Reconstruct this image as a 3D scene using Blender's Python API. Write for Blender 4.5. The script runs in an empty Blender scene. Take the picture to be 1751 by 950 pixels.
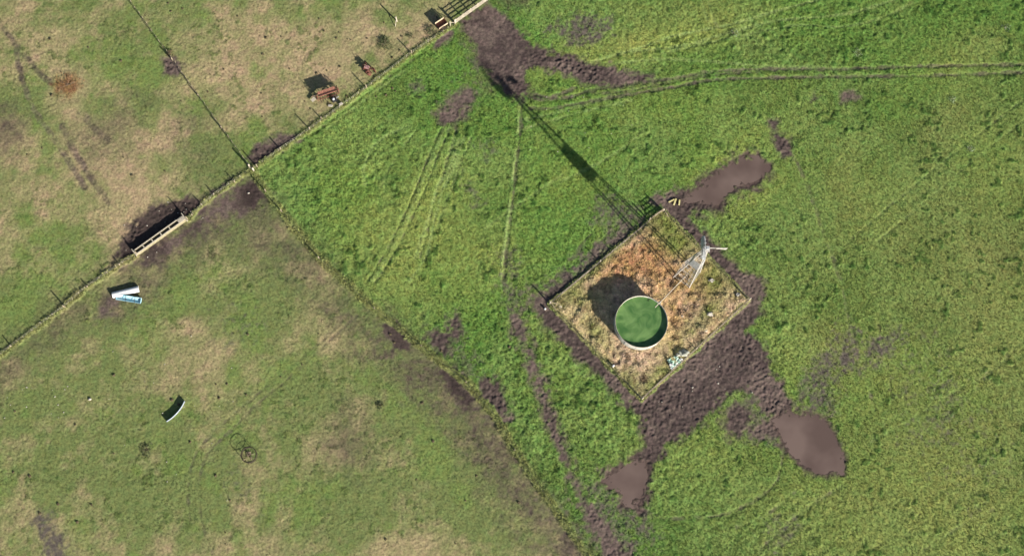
import bpy, math, random
import numpy as np
from mathutils import Vector, Matrix

# ------------------------------------------------------------------ camera, sky, sun, exposure
SC = bpy.context.scene
IMG_W, IMG_H, FPX = 1751.0, 950.0, 2200.0
NADIR = (792.0, 962.0)                       # where straight down falls in the survey picture

def ray(p):
    return np.array([(p[0]-IMG_W/2)/FPX, -(p[1]-IMG_H/2)/FPX, -1.0])
_n = ray(NADIR); _n = _n/np.linalg.norm(_n)
_Z = -_n
_Y = np.array([0, 1.0, 0]); _Y = _Y - _Y.dot(_Z)*_Z; _Y /= np.linalg.norm(_Y)
_X = np.cross(_Y, _Z)
ROT = np.array([_X, _Y, _Z])
CAM_H = 0.08*FPX*abs(ray((IMG_W/2, IMG_H/2)) @ _n)

def G(px, py, z=0.0):
    """survey picture coordinate -> point of the plane at height z (metres)"""
    d = ROT @ ray((px, py)); t = (z-CAM_H)/d[2]
    return Vector((d[0]*t, d[1]*t, z))

cam = bpy.data.cameras.new('camera'); camo = bpy.data.objects.new('camera', cam)
SC.collection.objects.link(camo); SC.camera = camo
m = Matrix(ROT.tolist()).to_4x4(); m.translation = (0, 0, CAM_H); camo.matrix_world = m
cam.sensor_width = 36.0; cam.lens = FPX/IMG_W*36.0; cam.clip_end = 20000; cam.clip_start = 1

SUN_EL, SUN_AZ = math.radians(22.5), math.radians(-48.0)
sdir = Vector((math.cos(SUN_EL)*math.cos(SUN_AZ), math.cos(SUN_EL)*math.sin(SUN_AZ), math.sin(SUN_EL)))
sun = bpy.data.lights.new('sun', 'SUN'); suno = bpy.data.objects.new('sun', sun)
SC.collection.objects.link(suno); suno.location = (60, -60, 60)
suno.rotation_euler = sdir.to_track_quat('Z', 'Y').to_euler()
sun.energy = 5.0; sun.angle = math.radians(0.5); sun.color = (1.0, 0.93, 0.83)
world = bpy.data.worlds.new('World'); SC.world = world; world.use_nodes = True
wn = world.node_tree; bg = wn.nodes['Background']
sky = wn.nodes.new('ShaderNodeTexSky'); sky.sky_type = 'NISHITA'; sky.sun_disc = False
sky.sun_elevation = SUN_EL; sky.sun_rotation = math.radians(90) - SUN_AZ
wn.links.new(sky.outputs[0], bg.inputs[0]); bg.inputs[1].default_value = 0.05
vs = SC.view_settings; vs.view_transform = 'Standard'; vs.look = 'None'; vs.gamma = 1.0
vs.use_curve_mapping = False; vs.exposure = 0.97

random.seed(7); RNG = np.random.default_rng(7)
COL = SC.collection

# ------------------------------------------------------------------ helpers
def tag(o, label=None, cat=None, group=None, kind=None):
    if label: o['label'] = label
    if cat: o['category'] = cat
    if group: o['group'] = group
    if kind: o['kind'] = kind
    return o

def empty(name, loc, rz=0.0):
    o = bpy.data.objects.new(name, None); COL.objects.link(o)
    o.location = loc; o.rotation_euler = (0, 0, rz); o.empty_display_size = 0.3
    return o

class MB:
    """collects boxes, bars, tubes, sheets and builds them as ONE mesh object"""
    def __init__(s): s.v = []; s.f = []; s.sm = []
    def add(s, v, f, smooth=False):
        k = len(s.v); s.v += [tuple(p) for p in v]
        s.f += [tuple(i+k for i in q) for q in f]; s.sm += [smooth]*len(f); return s
    def box(s, c, size, rz=0.0, taper=1.0, rot=None):
        c = Vector(c); M = rot if rot is not None else Matrix.Rotation(rz, 3, 'Z')
        vv = []
        for z in (-.5, .5):
            k = 1.0 if z < 0 else taper
            for x, y in ((-.5, -.5), (.5, -.5), (.5, .5), (-.5, .5)):
                vv.append(c + M @ Vector((x*size[0]*k, y*size[1]*k, z*size[2])))
        return s.add(vv, [(3,2,1,0),(4,5,6,7),(0,1,5,4),(1,2,6,5),(2,3,7,6),(3,0,4,7)])
    def bar(s, a, b, w, h=None, up=(0,0,1)):
        a, b = Vector(a), Vector(b); h = h or w; d = (b-a); L = d.length; d.normalize()
        u = Vector(up)
        if abs(d.dot(u)) > .98: u = Vector((1, 0, 0))
        x = d.cross(u).normalized(); y = x.cross(d).normalized()
        return s.box((a+b)/2, (w, h, L), rot=Matrix((x, y, d)).transposed())
    def tube(s, pts, r, n=8, caps=True, closed=False):
        pts = [Vector(p) for p in pts]; N = len(pts); rings = []
        rr = r if isinstance(r, (list, tuple)) else [r]*N
        for i, p in enumerate(pts):
            if closed: d = pts[(i+1) % N]-pts[i-1]
            else: d = pts[min(i+1, N-1)]-pts[max(i-1, 0)]
            d.normalize(); u = Vector((0, 0, 1)) if abs(d.z) < .95 else Vector((1, 0, 0))
            x = d.cross(u).normalized(); y = x.cross(d)
            rings.append([p + (x*math.cos(2*math.pi*k/n)+y*math.sin(2*math.pi*k/n))*rr[i] for k in range(n)])
        vv = [q for R in rings for q in R]; ff = []
        for i in range(N if closed else N-1):
            j = (i+1) % N
            for k in range(n):
                ff.append((i*n+k, i*n+(k+1) % n, j*n+(k+1) % n, j*n+k))
        if caps and not closed:
            ff.append(tuple(range(n))[::-1]); ff.append(tuple((N-1)*n+k for k in range(n)))
        return s.add(vv, ff, True)
    def lathe(s, prof, n=48, c=(0,0,0), closed=False):
        c = Vector(c); vv = []; ff = []; P = len(prof)
        for i in range(n):
            a = 2*math.pi*i/n
            for r, z in prof: vv.append(c+Vector((r*math.cos(a), r*math.sin(a), z)))
        for i in range(n):
            j = (i+1) % n
            for k in range(P if closed else P-1):
                l = (k+1) % P
                ff.append((i*P+k, j*P+k, j*P+l, i*P+l))
        return s.add(vv, ff, True)
    def blob(s, c, r, seed=0, sq=(1,1,1), amp=.25, n=10):
        rg = random.Random(seed); ph = [rg.uniform(0, 6) for _ in range(6)]; c = Vector(c); vv = []; ff = []
        for i in range(n+1):
            t = math.pi*i/n
            for k in range(2*n):
                a = math.pi*k/n
                d = Vector((math.sin(t)*math.cos(a), math.sin(t)*math.sin(a), math.cos(t)))
                q = 1+amp*(math.sin(3*d.x+ph[0])*math.sin(4*d.y+ph[1])+.6*math.sin(6*d.z+ph[2]+3*d.x))
                vv.append(c+Vector((d.x*sq[0], d.y*sq[1], d.z*sq[2]))*r*q)
        for i in range(n):
            for k in range(2*n):
                ff.append((i*2*n+k, (i+1)*2*n+k, (i+1)*2*n+(k+1) % (2*n), i*2*n+(k+1) % (2*n)))
        return s.add(vv, ff, False)
    def build(s, name, mat, parent=None, loc=None):
        me = bpy.data.meshes.new(name); me.from_pydata(s.v, [], s.f); me.validate()
        me.polygons.foreach_set('use_smooth', s.sm[:len(me.polygons)]) if len(me.polygons) == len(s.sm) else None
        me.materials.append(mat); o = bpy.data.objects.new(name, me); COL.objects.link(o)
        if parent is not None: o.parent = parent
        if loc is not None: o.location = loc
        return o

def srgb(r, g, b):
    f = lambda c: (c/255/12.92 if c/255 <= .04045 else ((c/255+.055)/1.055)**2.4)
    return (f(r), f(g), f(b))

MATS = {}
def mat(name, col, col2=None, rough=.6, metal=0.0, scale=6.0, bump=.0, stretch=(1,1,1), contrast=(.35,.65)):
    """procedural two-tone material: noise mottling, optional bump"""
    if name in MATS: return MATS[name]
    M = bpy.data.materials.new(name); M.use_nodes = True; nt = M.node_tree; b = nt.nodes['Principled BSDF']
    tc = nt.nodes.new('ShaderNodeTexCoord'); mp = nt.nodes.new('ShaderNodeMapping'); mp.inputs['Scale'].default_value = stretch
    nz = nt.nodes.new('ShaderNodeTexNoise'); nz.inputs['Scale'].default_value = scale; nz.inputs['Detail'].default_value = 6
    cr = nt.nodes.new('ShaderNodeValToRGB')
    cr.color_ramp.elements[0].position = contrast[0]; cr.color_ramp.elements[1].position = contrast[1]
    cr.color_ramp.elements[0].color = (*col, 1); cr.color_ramp.elements[1].color = (*(col2 or tuple(c*1.5 for c in col)), 1)
    L = nt.links.new
    L(tc.outputs['Object'], mp.inputs[0]); L(mp.outputs[0], nz.inputs['Vector']); L(nz.outputs['Fac'], cr.inputs[0])
    L(cr.outputs[0], b.inputs['Base Color']); b.inputs['Roughness'].default_value = rough; b.inputs['Metallic'].default_value = metal
    if bump:
        bp = nt.nodes.new('ShaderNodeBump'); bp.inputs['Strength'].default_value = bump; bp.inputs['Distance'].default_value = .05
        L(nz.outputs['Fac'], bp.inputs['Height']); L(bp.outputs[0], b.inputs['Normal'])
    MATS[name] = M; return M

# ------------------------------------------------------------------ numpy noise and map masks (all in metres)
def vnoise(x, y, seed):
    r = np.random.default_rng(seed).random((256, 256))
    xi = np.floor(x); yi = np.floor(y); fx = x-xi; fy = y-yi
    xi = xi.astype(np.int64) & 255; yi = yi.astype(np.int64) & 255
    fx = fx*fx*fx*(fx*(fx*6-15)+10); fy = fy*fy*fy*(fy*(fy*6-15)+10)
    x1 = (xi+1) & 255; y1 = (yi+1) & 255
    return (r[xi, yi]*(1-fx)+r[x1, yi]*fx)*(1-fy)+(r[xi, y1]*(1-fx)+r[x1, y1]*fx)*fy
def fbm(x, y, size, seed, oct=4, gain=.5):
    t = 0; a = 1; n = 0; c, s = math.cos(.6), math.sin(.6)
    X, Y = x/size, y/size
    for o in range(oct):
        t = t+a*vnoise(X+17.3*o, Y-9.1*o, seed+o); n += a; a *= gain
        X, Y = (c*X-s*Y)*2.03, (s*X+c*Y)*2.03
    return t/n
def sstep(a, b, x):
    t = np.clip((x-a)/(b-a), 0, 1); return t*t*(3-2*t)
def gp(pts): return np.array([[*G(*p)[:2]] for p in pts])
def sd_poly(X, Y, P):
    """signed distance to polygon, positive inside"""
    d = np.full(X.shape, 1e9); ins = np.zeros(X.shape, bool); n = len(P)
    for i in range(n):
        a = P[i]; b = P[(i+1) % n]; e = b-a; L2 = e@e+1e-9
        t = np.clip(((X-a[0])*e[0]+(Y-a[1])*e[1])/L2, 0, 1)
        d = np.minimum(d, (X-a[0]-t*e[0])**2+(Y-a[1]-t*e[1])**2)
        cnd = (a[1] > Y) != (b[1] > Y)
        with np.errstate(divide='ignore', invalid='ignore'):
            xx = a[0]+(Y-a[1])*e[0]/(e[1] if abs(e[1]) > 1e-9 else 1e-9)
        ins ^= cnd & (X < xx)
    d = np.sqrt(d); return np.where(ins, d, -d)
def d_line(X, Y, P):
    d = np.full(X.shape, 1e9)
    for i in range(len(P)-1):
        a = P[i]; e = P[i+1]-a; L2 = e@e+1e-9
        t = np.clip(((X-a[0])*e[0]+(Y-a[1])*e[1])/L2, 0, 1)
        d = np.minimum(d, (X-a[0]-t*e[0])**2+(Y-a[1]-t*e[1])**2)
    return np.sqrt(d)

# ------------------------------------------------------------------ the map of the ground cover
# fence lines and corners in survey coordinates
JUNC = (431, 290)
F_NORTH = [(776, 44), (704, 92), (627, 151), (530, 222), (431, 290)]
F_TROUGH_E = [(431, 290), (365, 335), (322, 374)]
F_TROUGH_W = [(231, 437), (205, 453), (150, 490), (110, 525), (0, 607), (-120, 690)]
F_NW = [(431, 290), (296, 103), (212, -12), (150, -90)]
F_SE = [(431, 290), (455, 328), (482, 362), (546, 442), (640, 528), (720, 592), (797, 653), (850, 715), (880, 770), (935, 850), (1005, 950), (1060, 1030)]
ENC = [(1134, 361), (1280, 513), (1097, 682), (940, 519)]           # N, E, S, W corners
LUSH = [(832, -60), (832, 8), (776, 46), (704, 94), (627, 153), (530, 225), (436, 292), (458, 325), (486, 360), (550, 440), (644, 524), (724, 590), (800, 650), (853, 712), (884, 767), (939, 848), (1009, 948), (1100, 1080), (2300, 1100), (2300, -300), (832, -300)]

def curve(pts, n=8):
    """Catmull-Rom through survey points"""
    out = []; P = [np.array(p, float) for p in pts]; P = [2*P[0]-P[1]]+P+[2*P[-1]-P[-2]]
    for i in range(1, len(P)-2):
        for k in range(n):
            t = k/n; a, b, c, d = P[i-1:i+3]
            out.append(.5*(2*b+(c-a)*t+(2*a-5*b+4*c-d)*t*t+(3*b-a-3*c+d)*t**3))
    out.append(P[-2]); return out

# [points, edge softness, edge noise amplitude, edge noise size, strength]
LOWER = [(-300,820),(0,607),(110,525),(231,437),(322,374),(431,290)]+F_SE[1:]+[(1060,1400),(-300,1400)]
MUD = [
 ([(796,38),(834,8),(858,22),(880,50),(905,75),(935,92),(962,96),(1000,106),(1060,126),(1112,131),(1085,138),(1040,146),(1005,138),(965,124),(925,112),(897,112),(890,130),(905,152),(890,168),(868,158),(842,128),(820,88),(806,62)], .8, 1.0, 1.6, 1),
 ([(1283,517),(1299,500),(1291,540),(1264,566),(1300,590),(1314,640),(1338,655),(1345,700),(1312,706),(1290,660),(1245,668),(1200,715),(1140,760),(1115,790),(1108,850),(1093,872),(1066,866),(1053,832),(1028,824),(1042,806),(1083,786),(1102,762),(1102,712),(1062,682),(1090,685),(1150,640)], .7, 1.0, 1.6, 1),
 ([(1240,700),(1275,690),(1290,705),(1270,740),(1243,742)], .8, 1.0, 1.4, .85),
 ([(905,500),(938,500),(948,520),(1010,590),(1097,684),(1070,688),(1035,655),(985,600),(930,556)], .8, 1.0, 1.4, .85),
 ([(1130,348),(1162,360),(1224,424),(1266,466),(1298,480),(1304,505),(1288,517),(1276,508),(1200,430),(1136,362)], .7, .8, 1.2, 1),
 ([(926,508),(944,486),(985,458),(1030,422),(1062,392),(1104,370),(1112,380),(1040,440),(985,487),(950,514)], .8, 1.3, 1.2, .5),
 ([(1118,345),(1150,326),(1185,322),(1205,300),(1260,268),(1295,268),(1318,288),(1300,312),(1250,335),(1232,352),(1205,362),(1160,372),(1140,358)], .9, 1.3, 1.6, .9),
 ([(1290,742),(1298,726),(1340,704),(1400,708),(1420,735),(1443,775),(1440,809),(1405,811),(1375,803),(1345,770),(1335,745)], .6, .6, 1.4, .9),
 ([(1316,208),(1326,206),(1330,226),(1348,240),(1354,262),(1340,272),(1328,250),(1322,222)], .5, .8, 1.0, .8),
 ([(754,214),(750,196),(772,168),(800,155),(806,172),(788,200),(778,218)], .9, 1.2, 1.6, .8),
 ([(430,272),(446,246),(498,232),(506,240),(462,268),(436,278)], .7, .8, 1.4, .9),
 ([(200,452),(206,420),(222,392),(258,356),(310,341),(352,343),(348,362),(322,376),(232,440),(214,452)], .6, .8, 1.2, .95),
 ([(233,442),(322,382),(420,316),(438,318),(446,338),(430,356),(380,368),(330,400),(300,430),(250,455)], 1.2, 1.3, 2.0, .78),
 ([(406,322),(434,312),(446,332),(434,354),(408,350)], .5, .4, 1.0, 1.2),
 ([(364,328),(400,305),(416,300),(412,312),(372,336)], .6, .6, 1.2, .8),
 ([(170,525),(190,500),(198,515),(190,532),(172,540)], .8, .7, 1.4, .8),
 ([(661,556),(672,553),(690,578),(694,594),(674,592)], .4, .5, .8, 1.25),
 ([(755,632),(775,640),(810,680),(800,690),(770,665)], .8, .8, 1.2, 1.15),
 ([(732,576),(776,550),(786,572),(765,602),(748,598)], .9, 1.4, 1.3, .8),
 ([(815,652),(845,650),(868,692),(866,716),(845,712)], .9, 1.3, 1.4, .85),
 ([(281,103),(300,98),(308,118),(296,128),(282,124)], .6, .6, 1.0, .95),
 ([(1170,345),(1232,352),(1225,365),(1185,366)], .8, 1.1, 1.0, .7),
 ([(876,545),(892,540),(908,590),(926,640),(942,695),(966,770),(1000,850),(1045,905),(1085,960),(1045,960),(1000,880),(968,808),(938,735),(912,650),(886,585)], .7, 1.3, 1.2, .75),
 ([(1385,175),(1392,158),(1400,170)], .5, .7, 1, .6), ([(1435,160),(1462,155),(1468,166),(1440,172)], .5, .8, 1, .6),
 ([(742,62),(770,55),(768,66),(745,78)], .5, .5, 1, .9),
 ([(930,855),(950,860),(1000,955),(960,960)], 1.2, 1.2, 2, .35),
]
WEED = [   # purple grey trampled weed / thin mud
 ([(944,48),(985,28),(1040,30),(1046,52),(1008,80),(975,78)], 1.0, 1.8, 1.8, .75),
 ([(930,495),(960,465),(1020,420),(1060,385),(1105,372),(1110,382),(1030,445),(950,512)], .9, 1.3, 1.4, .85),
 ([(1012,380),(1040,335),(1075,350),(1100,372),(1050,400)], 1.2, 1.5, 1.6, .65),
 ([(1385,705),(1382,650),(1400,605),(1452,562),(1470,590),(1530,572),(1536,592),(1462,628),(1425,640),(1418,700)], 1.6, 2.2, 2.2, .75),
 ([(1288,752),(1296,728),(1330,712),(1348,740),(1330,756)], 1.0, 1.4, 1.2, .8),
 ([(1225,690),(1300,655),(1325,700),(1310,745),(1280,735)], 1.0, 1.8, 1.6, .6),
 ([(1225,360),(1180,362),(1145,345),(1200,330)], 1.0, 1.4, 1.4, .5),
 ([(855,480),(880,475),(900,540),(885,560),(868,520)], 1.0, 1.6, 1.6, .6),
 ([(735,575),(778,548),(860,700),(862,722),(835,702),(800,650)], 1.0, 2.0, 1.6, .45),
 ([(1000,815),(1060,830),(1110,870),(1120,930),(1060,960),(1000,880)], 1.6, 2.0, 1.8, .55),
 ([(790,300),(806,310),(822,350),(812,352),(795,322)], 1.0, 1.2, 1.2, .55), ([(818,250),(840,240),(842,258),(824,270)], 1.0, 1.2, 1.2, .55),
 ([(700,140),(725,146),(722,158),(702,156)], .8, 1.2, 1.2, .5),
 ([(855,428),(880,425),(888,480),(858,482)], 1.0, 1.4, 1.4, .55),
 ([(1310,910),(1360,880),(1372,900),(1330,940)], 1.0, 1.6, 1.4, .5),
 ([(1560,600),(1600,590),(1640,640),(1700,800),(1660,830),(1560,740)], 4, 3.0, 3, .32),
 ([(60,885),(80,885),(95,905),(120,955),(80,960),(70,915)], 1.0, 1.2, 1.4, .9),
 ([(380,545),(420,535),(440,560),(400,585)], 2, 1.6, 2, .4), ([(430,870),(400,800),(385,815),(410,860)], 2, 1.6, 2, .3),
 ([(200,30),(130,190),(185,240),(170,200)], 1.4, 1.6, 2, .0),
 ([(810,70),(838,128),(800,130),(780,200),(760,190),(790,120)], 1.4, 1.8, 2, .4),
]
BARE = [   # pinkish brown worn soil
 ([(600,545),(660,560),(720,605),(790,668),(835,730),(868,790),(905,850),(950,930),(900,890),(840,800),(790,725),(700,650),(655,610)], 2.6, 2.4, 3, .8),
 ([(560,530),(610,535),(665,556),(720,598),(796,662),(842,722),(872,775),(905,825),(960,905),(1003,955),(960,955),(905,880),(850,800),(800,735),(730,680),(690,640),(645,592)], 2.0, 1.8, 3, .72),
 ([(232,447),(325,385),(432,318),(500,395),(560,460),(600,520),(540,500),(470,440),(395,400),(330,430),(270,470)], 2.4, 2.2, 3, .55),
 ([(160,535),(240,470),(270,480),(245,520),(200,540)], 1.8, 1.6, 2, .6),
 ([(800,36),(835,4),(870,20),(905,-4),(840,-20),(800,20)], 1.2, 1.2, 2, .6),
 ([(792,50),(806,58),(826,90),(850,140),(835,150),(805,95)], 1.0, 1.0, 1.6, .65),
 ([(560,760),(590,700),(625,730),(620,790),(580,790)], 2.2, 1.8, 2, .5),
 ([(0,620),(120,520),(175,500),(160,540),(60,610),(-20,680)], 1.5, 1.5, 2, .45),
 ([(872,780),(888,778),(898,798),(884,800)], .8, .6, 1, .9),
 ([(1040,130),(1110,130),(1130,140),(1060,152)], .8, .8, 1, .3),
 ([(-20,200),(20,190),(45,215),(25,250),(-10,265),(-30,250)], 1.5, 1.5, 2, .7),
 ([(205,250),(235,170),(190,190),(140,230),(150,265)], 2.5, 2, 2.5, .45),
 ([(340,290),(300,220),(330,200),(350,280)], 2, 2, 2.5, .4),
]
STRAW = [([(1134,365),(1276,513),(1097,677),(945,520)], .35, .3, .8, 1)]
WETSPOT = [[(661,554),(674,551),(692,577),(696,596),(672,594)], [(755,632),(775,640),(812,682),(800,692),(768,665)], [(406,320),(434,312),(446,332),(434,354),(408,350)], [(200,452),(206,420),(222,392),(258,356),(310,341),(352,343),(322,376),(232,440)]]
POND = [([(1176,345),(1180,330),(1200,320),(1222,300),(1256,281),(1268,271),(1292,270),(1304,281),(1313,290),(1300,303),(1284,311),(1257,319),(1248,330),(1228,346),(1205,344)], .55, 1.1, .9, 1),
        ([(1326,722),(1352,708),(1400,711),(1417,737),(1440,772),(1438,806),(1410,808),(1382,801),(1350,768),(1341,745)], .5, .8, .9, 1),
        ([(1034,823),(1062,805),(1082,788),(1100,790),(1105,815),(1101,840),(1092,864),(1074,866),(1060,846)], .6, 1.3, .9, .95)]
def E(cx, cy, rx, ry, w, ang=0): return (cx, cy, rx, ry, w, ang)
YEL = [E(1020,98,120,30,1.3,-12),E(1140,66,130,28,1.4,-18),E(1100,180,160,50,.4),E(980,150,60,20,.5),E(1240,268,75,30,1.3,-25),E(1290,330,75,28,1.1,-30),E(1150,300,60,20,.4),E(720,400,55,110,1.3,25),E(640,390,50,60,1,20),E(800,440,80,50,1),E(950,310,70,40,.7),E(600,300,50,40,.6),
       E(1000,250,120,60,.25),E(1560,640,130,60,.55),E(1480,640,60,90,.5),E(1620,860,160,110,.6),E(1640,100,90,40,.55,-20),E(1500,900,120,60,.55),E(1470,330,60,60,.45),E(1720,280,60,70,.4),E(1400,860,90,40,.5),E(1230,780,80,60,.4),E(980,590,40,60,.35),E(860,745,12,40,.8,-30),E(1345,620,30,60,.5),E(1060,400,50,25,.4),E(870,250,30,50,.3),E(1180,345,40,18,.7),E(640,520,30,20,.6)]
BROWN = [E(1690,480,200,300,.7),E(1600,880,300,150,.6),E(1400,420,100,120,.35),E(1640,230,140,80,.5),E(1590,800,240,190,.75),E(1480,620,130,90,.6),E(1460,330,70,70,.45),E(1180,30,100,40,.3),E(1080,75,55,22,.8,-15),E(1010,85,40,20,.5),E(690,420,60,90,.4,25),E(1640,90,90,50,.45,-20),E(1580,450,160,110,.35),E(1730,270,60,90,.45),E(1330,860,80,60,.3),E(1700,640,100,90,.35)]
TAN = [E(0,90,170,110,.5),E(115,140,90,40,.65),E(10,225,40,40,.9),E(130,210,40,70,.6),E(60,330,90,70,.6),E(200,330,110,60,.75),E(300,230,40,70,.5),E(520,70,70,130,.5),E(600,40,110,50,.45),E(560,110,50,50,.8),E(700,60,60,40,.5),E(410,120,80,100,.4),E(120,420,140,60,.35),E(10,420,60,40,.7),E(210,400,60,80,.7),E(160,370,60,60,.6),
       E(570,770,50,45,.85),E(700,930,70,30,.6),E(250,900,130,60,.45),E(420,640,50,60,.45),E(430,830,60,120,.35),E(70,880,60,50,.6),E(520,600,140,80,.25),E(900,910,60,60,.2),E(380,700,60,50,.4)]
GREEN = [E(60,500,110,70,.9),E(20,170,60,50,.7),E(200,110,60,50,.6),E(365,275,55,60,1),E(350,190,30,60,.7),E(330,210,30,90,.5,-25),E(230,130,50,90,.4),E(660,30,20,14,.7),E(650,70,24,16,.5),E(560,215,100,14,.6,-35),E(100,300,60,40,.4),E(700,680,60,60,.5),E(520,690,80,60,.5),E(620,860,160,60,.4),E(140,740,200,60,.35),E(80,690,90,40,.45),E(320,860,90,80,.45),E(790,830,60,80,.45),E(500,520,90,40,.3),E(730,760,80,90,.4),E(130,10,130,60,.5)]
ROUGH = [E(950,640,110,170,1),E(1090,780,90,90,.8),E(1220,400,60,60,.7),E(1340,620,40,90,.8),E(560,330,130,90,.7,-35),E(1000,430,60,60,.6),E(1330,900,160,50,.6),E(1300,60,260,60,.7),E(880,350,80,150,.3)]
def blobs(X, Y, L):
    t = np.zeros(X.shape)
    for cx, cy, rx, ry, w, a in L:
        c = G(cx, cy); k = .08; ca, sa = math.cos(math.radians(-a)), math.sin(math.radians(-a))
        dx, dy = X-c.x, Y-c.y; u = (dx*ca+dy*sa)/(rx*k); v = (-dx*sa+dy*ca)/(ry*k)
        t = np.maximum(t, w*np.exp(-.7*(u*u+v*v)))
    return t
# vehicle tracks and dim ground streaks: points, half width m, pressed depth, mud share, pale share
TRACKS_STREAKS = [
 (curve([(905,160),(960,168),(1030,150),(1100,141),(1160,133),(1220,122),(1320,118),(1440,118),(1560,114),(1751,110),(1950,106)]), .27, .10, .5, 0),
 (curve([(905,185),(950,184),(1050,166),(1150,149),(1220,137),(1320,133),(1440,131),(1560,130),(1751,124),(1950,120)]), .27, .10, .5, 0),
 (curve([(1000,158),(1060,158),(1150,140),(1230,127),(1300,123)]), .2, .06, .35, 0),
 (curve([(890,160),(930,172),(955,162),(985,150)]), .3, .05, .5, 0),
 (curve([(892,178),(889,230),(880,310),(872,380),(864,450),(862,478)]), .22, .12, .45, 0),
 (curve([(887,178),(884,230),(875,310),(867,380),(858,450),(855,478)]), .14, -.05, 0, .8),
 (curve([(753,222),(735,262),(712,320),(690,370),(660,430),(628,480)]), .17, .12, .3, .0),
 (curve([(768,222),(750,262),(728,320),(704,372),(674,432),(642,482)]), .17, .12, .3, .0),
 (curve([(758,222),(742,262),(719,320),(697,371),(667,431),(635,481)]), .2, -.03, 0, .45),
 (curve([(780,225),(760,290),(745,335),(728,405),(718,440)]), .2, .1, .2, .3),
 (curve([(794,235),(775,290),(755,330),(738,400),(728,440),(700,480)]), .2, .03, 0, .7),
 (curve([(785,240),(768,290),(749,320),(725,395),(710,440)]), .22, .03, 0, .7),
 (curve([(805,235),(783,290),(768,335),(748,385)]), .2, .06, .1, .4),
 (curve([(700,215),(665,230),(635,255),(622,290),(624,315)]), .25, .08, 0, .5),
 (curve([(712,222),(690,250),(665,290),(650,320)]), .2, .07, 0, .4),
 (curve([(1000,110),(1100,80),(1150,62),(1250,42),(1330,18),(1400,0),(1450,-15)]), .2, .06, 0, .75),
 (curve([(1080,88),(1170,78),(1260,52),(1340,34),(1420,28),(1480,16),(1540,-5)]), .2, .06, 0, .7),
 (curve([(1130,92),(1250,65),(1360,44),(1440,46),(1510,30),(1560,5)]), .18, .06, 0, .5),
 (curve([(1040,112),(1120,102),(1200,104),(1300,113),(1400,114)]), .2, .05, 0, .6),
 (curve([(1200,0),(1206,25),(1215,45)]), .2, .08, .1, .3), (curve([(1210,0),(1218,25),(1226,45)]), .2, .08, .1, .3),
 (curve([(1751,170),(1660,240),(1560,320),(1460,405),(1420,440)]), .18, .06, .1, .18),
 (curve([(1751,205),(1670,270),(1570,355),(1500,412)]), .18, .05, .1, .18),
 (curve([(900,205),(960,190),(1050,165)]), .22, .05, .1, .6), (curve([(895,220),(1000,190),(1080,172)]), .2, .05, .0, .5),
 (curve([(960,310),(1040,270),(1100,225)]), .2, .05, 0, .5), (curve([(830,390),(900,340),(960,300)]), .2, .05, 0, .4),
 (curve([(1340,765),(1335,800),(1322,830),(1290,855),(1240,878),(1180,885),(1130,885)]), .24, .08, .34, 0),
 (curve([(1360,270),(1385,330),(1412,410),(1435,470),(1455,560),(1480,640),(1495,700)]), .3, .06, .3, 0),
 (curve([(1500,545),(1520,640),(1525,690)]), .22, .05, .2, 0),
 (curve([(1751,580),(1690,640),(1640,665),(1560,715),(1480,760)]), .22, .04, .1, .18),
 (curve([(1700,870),(1640,900),(1580,940)]), .22, .04, .1, .18),
 (curve([(1440,830),(1390,860),(1340,900),(1300,940)]), .25, .06, .2, .18), (curve([(1360,840),(1310,880),(1260,900)]), .25, .06, .2, .18),
 (curve([(610,540),(560,585),(500,640),(440,690),(395,735),(355,775),(340,830),(345,890),(365,950),(380,1000)]), .2, .03, .28, 0),
 (curve([(592,540),(540,590),(480,640),(420,690),(375,730),(335,775),(322,830),(325,890)]), .2, .03, .22, 0),
 (curve([(0,42),(30,80),(62,120),(86,141)]), .45, .02, .56, 0), (curve([(28,80),(36,130),(52,170),(66,200),(95,240),(120,280),(145,320)]), .4, .02, .56, 0),  # broad dim brown streaks across the upper left paddock, with the next line
 (curve([(106,215),(125,255),(150,295),(170,325),(185,345)]), .45, .02, .56, 0), (curve([(140,196),(165,222),(185,238)]), .5, .02, .46, 0),
 (curve([(1010,400),(985,430),(960,470)]), .2, .05, .4, 0), (curve([(1000,420),(970,450),(945,480)]), .2, .05, .4, 0),
 (curve([(540,225),(600,180),(660,135),(720,92)]), .25, .12, .15, 0), (curve([(560,220),(625,170),(690,122)]), .2, .06, .0, .4),
 (curve([(1120,400),(1150,420),(1190,438)]), .2, .08, .2, 0),
]
def acc(X, Y, items, base, jit):
    out = base
    for P, soft, amp, size, w in items:
        if w <= 0: continue
        Q = gp(P); lo = Q.min(0)-soft-amp-1; hi = Q.max(0)+soft+amp+1
        k = (X > lo[0]) & (X < hi[0]) & (Y > lo[1]) & (Y < hi[1])
        if not k.any(): continue
        x, y = X[k], Y[k]
        sd = sd_poly(x, y, Q)+.12+(jit[k]-.5)*1.7*amp
        out[k] = np.maximum(out[k], w*sstep(-1.9*soft, 1.4*soft, sd))
    return out

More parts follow.
